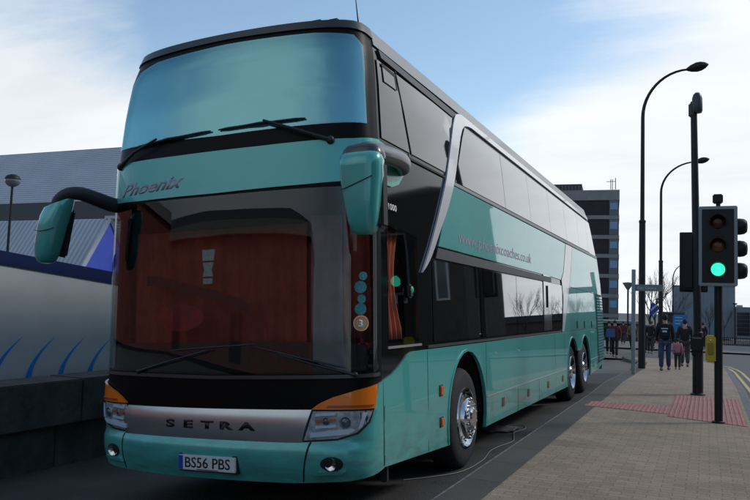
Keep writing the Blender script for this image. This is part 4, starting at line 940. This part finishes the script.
def street_lamp(name,label,x,y,H,reach,lean=0,sc=1.,group='curved dark street lamps'):
    z0=GZ(y)+.08; t=thing(name,label,'street lamp',(x,y,z0),0,group)
    hv=H-z0; kz=hv-1.55*sc; pts=[(0,0,0),(0,0,kz*.58),(0,0,kz*.58+.02),(0,0,kz)]; rd=[.115*sc,.10*sc,.07*sc,.06*sc]
    for i in range(1,13):
        a=PI/2*i/12; pts.append((reach*(1-math.cos(a)),0,kz+(hv-kz)*math.sin(a)*.97+.1*(i/12)*0)); rd.append(.058*sc-.022*sc*i/12)
    mb=MB(); mb.tube(pts,rd,12); mb.lathe([(.10*sc,kz*.58-.05),(.115*sc,kz*.58),(.10*sc,kz*.58+.05)],12); mb.build('pole',POLE,t,True)
    ex,ez=pts[-1][0],pts[-1][2]
    T=Matrix.Translation((ex+.28*sc,0,ez+.05*sc))@Matrix.Rotation(rad(-10),4,'Y')
    mb=MB(); mb.lathe([(.012,-.34*sc),(.05*sc,-.30*sc),(.11*sc,-.18*sc),(.155*sc,.0),(.145*sc,.14*sc),(.10*sc,.26*sc),(.04*sc,.34*sc),(.001,.37*sc)],16,T@Matrix.Rotation(rad(90),4,'Y')@Matrix.Diagonal((1.0,1.1,1,1))); hd=mb.build('lamp_head',BLK,t,True)
    mb=MB(); mb.ell((0,0,-.06*sc),(.22*sc,.10*sc,.07*sc),14,8,T); mb.build('diffuser',mat('lamp_bowl',(.25,.26,.26),.3),hd,True)
    return t
street_lamp('street_lamp','tallest and nearest curved street lamp, at the kerb past the white signpost',.31,21.5,9.72,1.38)
street_lamp('street_lamp','second curved street lamp, smaller, its head just right of the camera mast',.15,35.6,9.25,1.6)
street_lamp('street_lamp','small distant curved street lamp in front of the pale block building',-2.85,128,9.6,1.6,sc=1.6)
ps=thing('signpost','pale grey square post with a long finger board pointing right','signpost',(.425,17,GZ(17)+.1))
mb=MB(); mb.bbox(-.05,-.05,0,.05,.05,2.86,.008); mb.build('post',mat('pale_grey_post',(.30,.33,.35),.5,.2),ps)
mb=MB(); mb.bbox(.05,-.02,2.27,.76,.02,2.45,.006); sb=mb.build('finger_board',mat('board_grey',(.20,.22,.23),.5),ps)
text_mesh('board_lettering','City Centre',lambda a,b:(.10+a,0,2.325+b),mat('board_white',(.6,.62,.62),.5),sb,size=.10,ext=.001,off=.021)
# blue sign
sg_=thing('blue_sign','bright blue rounded sign board on two legs beyond the walking people','sign',(.98,38,GZ(38)+.05))
mb=MB(); mb.bbox(-.36,-.03,1.25,.36,.03,2.2,.05); bs=mb.build('board',mat('sign_blue',(.02,.20,.45),.45,noise_amt=.1,noise_scale=4),sg_); mb=MB(); mb.tube([(-.25,0,0),(-.25,0,1.3)],.03,8); mb.build('leg',BLK,sg_); mb=MB(); mb.tube([(.25,0,0),(.25,0,1.3)],.03,8); mb.build('leg',BLK,sg_)
mb=MB(); 
for (a,b,c) in ((-.26,.10,2.02),(-.26,.22,1.86),(-.26,.0,1.70)): mb.box(a,-.034,c,b,-.03,c+.05)
mb.build('sign_lines',mat('sign_pale',(.3,.5,.65),.5),bs)
# mushroom lamp and flag
ml=thing('cone_lamp','small funnel-topped lamp post left of the pale signpost','street lamp',(-3.62,60,GZ(60)))
mb=MB(); mb.tube([(0,0,0),(0,0,4.3)],.07,8); mb.build('post',POLE,ml); mb=MB(); mb.lathe([(.001,4.2),(.1,4.25),(.42,4.75),(.44,4.80),(.001,4.86)],16); mb.build('lamp_head',mat('funnel_grey',(.20,.21,.22),.5),ml,True)
fl=thing('flag','small blue and white flag hanging from a thin pole among the bare trees','flag',(-.9,50,GZ(50)))
mb=MB(); mb.tube([(-.35,0,0),(-.35,0,3.1),(.1,0,3.35)],.02,6); mb.build('pole',BLK,fl)
mb=MB()
for i in range(7):
    for j in range(7): mb.v.append((-.32+.075*i-.02*j,.05*math.sin(i*1.3+j*.4),3.15-.09*i*.5-.14*j))
mb.f=[(i*7+j,(i+1)*7+j,(i+1)*7+j+1,i*7+j+1) for i in range(6) for j in range(6)]; mb.m=[0 if (k//6+k%6)%4 else 1 for k in range(36)]
o=mb.build('cloth',None,fl,mats=[mat('flag_blue',(.03,.06,.30),.8),mat('flag_white',(.6,.6,.62),.8)]); o.modifiers.new('s','SOLIDIFY').thickness=.008
# ---------------------------------------------------------------- far buildings
k_=lambda v,f,c: c+(v-c)*f
tw=thing('tower_block','dark brick tower block with concrete bands and blue windows at its right end','tower block',(-9.95,115,-3.2),rad(6.2))
DBR=brickmat('dark_brown_brick',(.040,.032,.036),(.032,.026,.030),(.045,.040,.040),1,.45,.15,.02,axes=(0,2,1),wear=.15)
CONC=mat('grey_concrete',(.27,.26,.26),.85,noise_amt=.15,noise_scale=.6); CONC2=mat('dark_concrete',(.11,.105,.11),.85,noise_amt=.15,noise_scale=.6)
bz=-3.2; top=20.15-bz
slab('wall',-34,-.02,.15,16,0,top-.2,DBR,tw)
slab('parapet',-34.1,.05,.0,16.1,18.58-bz,top,CONC,tw)
levels=[15.98,12.96,10.08,7.05,4.05,1.1,-1.6]
for zl in levels: slab('floor_band',-34.05,.03,.03,16.05,zl-bz-.30,zl-bz+.28,CONC,tw)
GLB=mat('sky_reflection_glass',(.14,.30,.48),.06,0,.7,.6,.02); GLG=mat('grey_spandrel',(.13,.15,.155),.4)  # blue pane colour paints the sky reflected in the tower windows
for i,zl in enumerate(levels):
    zt2=(18.58 if i==0 else levels[i-1]-.30)-bz; zb2=zl+.28-bz
    f=slab('window',-1.42,-.12,.02,.20,zb2+.03,zt2-.03,GLG,tw)
    slab('window_frame',-1.46,-.08,.05,.19,zb2+.003,zt2-.003,mat('frame_dark',(.02,.02,.025),.5),f)
    slab('pane',-1.30,-.22,-.02,.04,zb2+(zt2-zb2)*.38,zt2-.42,GLB,f)
pr=slab('plant_room',-14,-5.6,3,12,top-.3,top+1.45,mat('plant_dark',(.05,.055,.055),.7),tw)
mb=MB()
for i in range(16): mb.box(-13.8+i*.51,2.93,top+.15,-13.6+i*.51,2.99,top+1.25)
mb.build('louvre',mat('louvre_grey',(.10,.11,.11),.6),pr)
mb=MB(); mb.tube([(-1.0,3,top-.1),(-1.0,3,top+2.1)],.06,6); mb.tube([(-.55,3,top+.5),(-.55,3,top+2.3)],.07,6); mb.tube([(-1.25,3,top+.5),(-1.25,3,top+2.1)],.07,6); mb.tube([(-1.9,3,top+1.75),(-.5,3,top+1.75)],.05,6); mb.build('aerial',mat('aerial_grey',(.16,.16,.17),.6),tw)
PALE=mat('pale_blue_cladding',(.23,.27,.31),.6,.1,noise_amt=.06,noise_scale=.15)
pb_=thing('pale_block','long pale blue-grey windowless block behind the signal posts','building',(1.5,170,-3.2))
slab('wall',-6.1,6.05,0,18,0,10.75,PALE,pb_)
slab('parapet',-6.15,6.1,-.06,18.05,10.75,10.9,mat('parapet_grey',(.12,.14,.16),.6),pb_)
mb=MB()
for i in range(1,8): mb.box(-6.1+i*1.52,-.03,.1,-6.06+i*1.52,0,10.7)
mb.build('cladding_joint',mat('joint_grey',(.17,.20,.23),.6),pb_)
ax_=thing('dark_annex','low dark glazed building at the right edge beyond the railing','building',(9.2,168,-3.2))
slab('wall',-1.6,3.6,0,10,0,6.6,mat('annex_grey',(.20,.22,.24),.6),ax_); slab('glazing',-1.4,.95,-.05,.05,.8,5.5,mat('dark_glazing',(.025,.03,.035),.1),ax_)
mb=MB()
for i in range(5): mb.box(-1.4,-.08,1.5+i*.85,.95,-.05,1.58+i*.85)
mb.build('glazing_bar',mat('bar_grey',(.10,.11,.12),.5),ax_)
slab('roof_plant',-1.5,-.3,1,2,6.6,7.0,mat('annex_light',(.4,.42,.43),.5),ax_)
lb=thing('low_pavilion','low dark pavilion with a pale fascia behind the crowd','building',(-7,72,GZ(72)))
slab('wall',-6,3.2,0,6,0,1.75,mat('pavilion_dark',(.05,.05,.055),.7),lb); slab('fascia',-6.3,3.6,-.5,6.5,1.75,2.0,mat('fascia_grey',(.22,.24,.24),.6),lb)
kb=thing('dark_kiosk','small dark brick kiosk left of the blue sign','kiosk',(-.45,62,GZ(62)))
slab('wall',-1.0,1.0,0,2,0,2.5,brickmat('kiosk_brick',(.06,.045,.04),(.05,.04,.036),(.03,.03,.03),1,.3,.12,.02,axes=(0,2,1)),kb); slab('roof',-1.1,1.1,-.1,2.1,2.5,2.62,CONC2,kb)
# railing along the far side
rl=thing('railing','low dark railing along the far side of the road','railing',(8,131,GZ(131)))
mb=MB(); mb.box(-8,-.04,1.18,14,.04,1.28); mb.box(-8,-.04,.15,14,.04,.22); mb.build('rail',POLE,rl)
mb=MB(); x=-8
while x<14: mb.box(x,-.03,0,x+.10,.03,1.2); x+=.28
mb.build('baluster',POLE,rl)
# bare trees
def bare_tree(name,label,x,y,H,seed,n0=3,th=1.,spread=.5):
    rnd=random.Random(seed); z0=GZ(y)
    t=thing(name,label,'tree',(x,y,z0),0,'bare winter trees')
    BK=mat('bark',(.045,.038,.032),.9,noise_amt=.3,noise_scale=6)
    mb=MB(); mb.tube([(0,0,0),(.03*H*.1,0,H*.25),(0,.02,H*.42)],[.022*H*th*.6,.016*H*th*.6,.012*H*th*.6],8); mb.build('trunk',BK,t,True)
    mb=MB()
    def br(p,d,l,r,k):
        q=p+d*l*.5+Vector((rnd.uniform(-1,1),rnd.uniform(-1,1),rnd.uniform(0,.6)))*l*.07; e=p+d*l+Vector((0,0,l*.06))
        mb.tube([p,q,e],[r,r*.8,r*.55],4 if k<3 else 6,cap=False)
        if k==0: return
        for i in range(rnd.choice((2,3,3))):
            nd=(d+Vector((rnd.uniform(-1,1),rnd.uniform(-1,1),rnd.uniform(-.15,.7)))*spread).normalized(); br(e if i<2 else q,nd,l*rnd.uniform(.62,.82),r*.58,k-1)
    for i in range(n0+2):
        w=2*PI*i/(n0+2)+rnd.random(); d=Vector((math.cos(w)*.55,math.sin(w)*.55,1)).normalized(); br(Vector((0,.02,H*rnd.uniform(.28,.42))),d,H*.2,.008*H*th,4)
    mb.build('crown',BK,t)
    return t
bare_tree('bare_tree','tallest bare tree, between the two curved lamps',-1.45,58,6.3,3)
bare_tree('bare_tree','thin bare tree just right of the nearest lamp post',-2.2,64,5.6,5)
bare_tree('bare_tree','bare tree beside the blue flag',-.5,66,5.2,8)
bare_tree('bare_tree','small bare tree in front of the pale block, left of the yellow box',2.6,150,7.2,12)
bare_tree('bare_tree','small bare tree in front of the pale block, right of the signal post',5.1,150,6.5,13)
fl2=thing('lamp_column','slim far-off lamp column in front of the pale block, near the railing','street lamp',(6.6,140,-3.2)); mb=MB(); mb.tube([(0,0,0),(0,0,6.8)],.10,6); mb.build('post',POLE,fl2); mb=MB(); mb.bbox(-.35,-.2,6.7,.35,.2,6.95,.04); mb.build('lamp_head',POLE,fl2)
# buildings opposite, behind the camera: seen only in the glass
RB=brickmat('red_brick',(.42,.115,.08),(.36,.10,.07),(.12,.10,.085),1,.23,.078,.01,axes=(0,2,1),wear=.25)
bb=thing('brick_building','long red brick building with a pale cornice, mirrored in the lower windscreen','building',(-26,-34,-.3))
slab('wall',-60,21,-12,0,0,7.8,RB,bb); slab('added_wing',-20,-12,.01,40,0,9.0,RB,bb); slab('cornice',-20.3,-11.6,.6,40.3,9.0,9.8,mat('pale_cornice',(.30,.31,.28),.8),bb); slab('cornice',-60.3,21.3,-12.3,.5,7.8,8.7,mat('pale_cornice',(.30,.31,.28),.8),bb)  # unseen side wing added to darken the reflection at the windscreen's left
mb=MB(); mb.add([(-60.2,.4,8.7),(21.2,.4,8.7),(14,-6,10.6),(-60.2,-6,10.6)],[(0,1,2,3)]); mb.add([(-60.2,-12.2,8.7),(21.2,-12.2,8.7),(14,-6,10.6),(-60.2,-6,10.6)],[(3,2,1,0)]); mb.add([(21.2,.4,8.7),(21.2,-12.2,8.7),(14,-6,10.6)],[(0,1,2)]); mb.build('roof',mat('slate',(.05,.05,.055),.7),bb)
mat('white_frame',(.55,.55,.52),.6)
for i in range(3):
    x=-24+i*14; w_=slab('door',x,x+2.4,-.1,.06,.3,3.2,mat('dark_door',(.03,.03,.03),.5),bb)
ob=thing('added_office_block','plain brown office block added unseen behind the viewer, darkening the glass reflections','building',(19,-34,-.3))  # unseen block added to darken the windscreen's right-hand reflections
slab('wall',0,14,0,46,0,11.5,mat('office_render',(.075,.06,.052),.85,noise_amt=.2,noise_scale=.5),ob); slab('cornice',-.3,14.3,-.3,46.3,11.5,12.1,mat('pale_cornice2',(.25,.24,.22),.8),ob)
for i in range(7):
    w_=slab('window',-.05,.05,3+i*6,5+i*6,2,4.2,mat('white_frame',(.55,.55,.52),.6),ob); slab('pane',-.08,-.04,3.15+i*6,4.85+i*6,2.15,4.05,BLACKGLASS,w_)
BB=brickmat('brown_brick',(.075,.058,.042),(.06,.048,.036),(.05,.045,.04),1,.23,.078,.01,axes=(0,2,1),wear=.25)
rb=thing('brick_building','brown brick building with tall narrow white windows, right of the road','building',(27,62,-1))
slab('wall',-9.5,16,0,14,0,16.5,BB,rb); slab('cornice',-9.8,16.3,-.3,14.3,16.5,17.1,mat('dark_cornice',(.06,.055,.05),.8),rb)
for i in range(6):
    x=-8+i*4.1; w_=slab('window',x,x+1.3,-.06,.1,5.2,10.5,mat('white_frame2',(.6,.6,.58),.6),rb); slab('pane',x+.2,x+1.1,-.09,-.05,5.4,10.3,BLACKGLASS,w_)
for i,(x,y,h,sd2) in enumerate(((14,96,7,21),(18,88,8,22),(11.5,110,8,23),(16,120,9,24),(20,112,8,25))): bare_tree('bare_tree','bare tree right of the road beyond the brown building',x,y,h,sd2)
lt=thing('added_terrace','long low dark terrace added out of view to darken the coach window reflections','building',(15,136,-3.2))  # out-of-view terrace added to darken reflections in the rear lower panes
slab('wall',-4,34,0,8,0,5.2,mat('terrace_brick',(.07,.05,.045),.9,noise_amt=.3,noise_scale=.3),lt); slab('roof',-4.4,34.4,-.4,8.4,5.2,6.4,mat('terrace_slate',(.06,.06,.065),.8),lt)
# ---------------------------------------------------------------- people
SKIN=mat('skin',(.42,.24,.17),.6); 
def skin_mesh(name,joints,bones,m,parent,lev=1):
    me=bpy.data.meshes.new(name); names=list(joints); me.from_pydata([joints[k][0] for k in names],[(names.index(a),names.index(b)) for a,b in bones],[]); me.materials.append(m)
    o=bpy.data.objects.new(name,me); link(o,parent)
    md=o.modifiers.new('skin','SKIN'); md.use_smooth_shade=True
    for i,k in enumerate(names): 
        r=joints[k][1]; r=(r,r) if not isinstance(r,tuple) else r
        me.skin_vertices[0].data[i].radius=r
    me.skin_vertices[0].data[0].use_root=True
    sb=o.modifiers.new('sub','SUBSURF'); sb.levels=lev; sb.render_levels=lev
    return o
def person(label,x,y,h,rz,top,legs,stride=.16,hair=(.02,.015,.012),side=1,extra=None,group=None,armsw=.5,z=None):
    t=thing('person',label,'person',(x,y,(GZ(y)+.10 if z is None else z)),rz,group); s=h/1.75
    P=lambda a,b,c:(a*s,b*s,c*s)
    st=stride
    hips=P(0,0,.93); lk=P(-.10,st*.75*side,.50); rk=P(.10,-st*.15*side,.50); la=P(-.10,st*.9*side,.09); ra=P(.10,-st*1.35*side,.12)
    ls=P(-.19,0,1.43); rs=P(.19,0,1.43); le=P(-.25,-.10*armsw*side-.02,1.15); re=P(.25,.10*armsw*side-.02,1.15); lh=P(-.24,.05-.16*armsw*side,.90); rh=P(.24,.05+.16*armsw*side,.90)
    J=dict(pelvis=(hips,(.11*s,.085*s)),spine=(P(0,.0,1.15),(.11*s,.085*s)),chest=(P(0,0,1.36),(.15*s,.10*s)),neck=(P(0,.01,1.50),.055*s),skull=(P(0,.02,1.60),.075*s),crown=(P(0,.015,1.70),.07*s),
        lsh=(ls,.06*s),rsh=(rs,.06*s),le=(le,.042*s),re=(re,.042*s),lw=(lh,.028*s),rw=(rh,.028*s),
        lhp=(P(-.10,0,.88),.085*s),rhp=(P(.10,0,.88),.085*s),lk=(lk,.055*s),rk=(rk,.055*s),la=(la,.04*s),ra=(ra,.04*s),lt=(P(-.10,st*.9*side+.13,.04),.035*s),rt=(P(.10,-st*1.35*side+.11,.05),.035*s),
        lhand=(tuple(Vector(lh)+Vector(P(.005,.02,-.09))),(.035*s,.018*s)),rhand=(tuple(Vector(rh)+Vector(P(-.005,.02,-.09))),(.035*s,.018*s)))
    B=[('pelvis','spine'),('spine','chest'),('chest','neck'),('neck','skull'),('skull','crown'),('chest','lsh'),('chest','rsh'),('lsh','le'),('rsh','re'),('le','lw'),('re','rw'),('lw','lhand'),('rw','rhand'),('pelvis','lhp'),('pelvis','rhp'),('lhp','lk'),('rhp','rk'),('lk','la'),('rk','ra'),('la','lt'),('ra','rt')]
    skin_mesh('body',J,B,SKIN,t)
    g=lambda k,r:(J[k][0],r)
    TJ=dict(pelvis=(P(0,0,.87),(.175*s,.13*s)),spine=(P(0,0,1.12),(.165*s,.13*s)),chest=(P(0,-.005,1.34),(.185*s,.135*s)),neck=(P(0,.0,1.48),.085*s),lsh=g('lsh',.085*s),rsh=g('rsh',.085*s),le=g('le',.066*s),re=g('re',.066*s),lw=g('lw',.050*s),rw=g('rw',.050*s))
    skin_mesh('jacket',TJ,[('pelvis','spine'),('spine','chest'),('chest','neck'),('chest','lsh'),('chest','rsh'),('lsh','le'),('rsh','re'),('le','lw'),('re','rw')],top,t)
    LJ=dict(pelvis=(P(0,0,.96),(.16*s,.12*s)),lhp=g('lhp',.108*s),rhp=g('rhp',.108*s),lk=g('lk',.082*s),rk=g('rk',.082*s),la=(P(-.10,st*.9*side,.10),.072*s),ra=(P(.10,-st*1.35*side,.12),.072*s))
    skin_mesh('trousers',LJ,[('pelvis','lhp'),('pelvis','rhp'),('lhp','lk'),('rhp','rk'),('lk','la'),('rk','ra')],legs,t)
    mb=MB(); mb.ell(P(0,-.005,1.665),(.088*s,.10*s,.105*s),14,10); mb.build('hair',mat('hair_%d'%int(hair[0]*1000),hair,.8),t,True)
    mb=MB(); 
    for (px_,py_,pz_) in ((-.10,st*.9*side+.05,.05),(.10,-st*1.35*side+.04,.06)): mb.ell(P(px_,py_,pz_),(.05*s,.14*s,.05*s),12,8)
    mb.build('shoes',mat('shoe_dark',(.03,.028,.03),.6),t,True)
    if extra: extra(t,s)
    return t
DN=mat('denim',(.03,.055,.12),.85,noise_amt=.25,noise_scale=6); NV=mat('dark_navy_cloth',(.012,.015,.028),.85,noise_amt=.2,noise_scale=9); BKC=mat('black_cloth',(.014,.014,.016),.85,noise_amt=.2,noise_scale=9)
TAN=mat('tan_cloth',(.16,.10,.07),.85,noise_amt=.2,noise_scale=9); DG=mat('dark_grey_cloth',(.035,.035,.04),.85); BLC=mat('blue_cloth',(.03,.08,.22),.8); RDC=mat('maroon_cloth',(.10,.02,.025),.85); PINK=mat('pink_cloth',(.45,.20,.24),.85)
def backpack(t,s):
    mb=MB(); mb.bbox(-.16*s,-.30*s,1.02*s,.16*s,-.12*s,1.46*s,.06*s); b=mb.build('backpack',NV,t,True)
    mb=MB(); mb.box(-.10*s,-.306*s,1.30*s,.10*s,-.301*s,1.33*s); mb.box(-.06*s,-.306*s,1.20*s,.07*s,-.301*s,1.255*s); mb.build('pack_print',mat('pack_white',(.55,.57,.6),.6),b)
    mb=MB(); mb.bbox(-.18*s,-.15*s,.86*s,.18*s,.15*s,.93*s,.03*s); mb.build('shirt_hem',mat('pale_hem',(.25,.24,.23),.8),t,True)
person('man in blue jeans with a dark backpack, seen from behind on the pavement',1.06,20.7,1.76,0,NV,DN,.15,extra=backpack,side=-1)
person('person in dark jacket and trousers just ahead of the man with the backpack',1.52,25.5,1.74,0,BKC,DG,.18)
person('small child in pink between the two adults on the pavement',1.38,22.2,1.02,0,PINK,DG,.08)
person('lone person in black further up the pavement, beneath the blue sign',2.0,50,1.72,0,BKC,BKC,.12)
def carry(t,s):
    mb=MB(); mb.bbox(-.02,.14,.95*s,.38,.19,1.36*s,.01); mb.build('carried_board',mat('carried_blue',(.03,.10,.25),.5),t)
G='people crossing the road behind the coach'
person('nearest person of the crowd behind the coach, in maroon, carrying a blue board',-1.75,33,1.75,rad(180),RDC,BKC,.24,group=G,extra=carry)
person('person in a tan coat in the crowd behind the coach',-1.65,41,1.66,rad(170),TAN,BKC,.22,group=G)
person('man in a dark coat over a pale blue shirt in the crowd behind the coach',-.95,40,1.78,rad(185),BLC,BKC,.25,group=G)
person('figure in black half hidden by the rear corner of the coach',-2.35,36,1.7,rad(180),BKC,BKC,.1,group=G)
person('figure in dark grey at the back of the crowd, left of the tan coat',-2.1,47,1.7,rad(160),DG,BKC,.1,group=G)
person('figure in navy at the back of the crowd, directly left of the pale signpost',-1.0,47,1.72,rad(200),NV,BKC,.1,group=G)
person('figure in black between the signpost and the nearest lamp post',-.55,39,1.74,rad(170),BKC,DG,.1,group=G)
person('figure in dark grey just right of the nearest lamp post',.15,44,1.72,rad(190),DG,BKC,.1,group=G)
person('figure in navy with jeans right of the nearest lamp post',.45,49,1.7,rad(180),NV,DN,.1,group=G)
person('short figure in maroon at the far kerb behind the crowd',-3.2,52,1.6,rad(180),RDC,DG,.1,group=G)
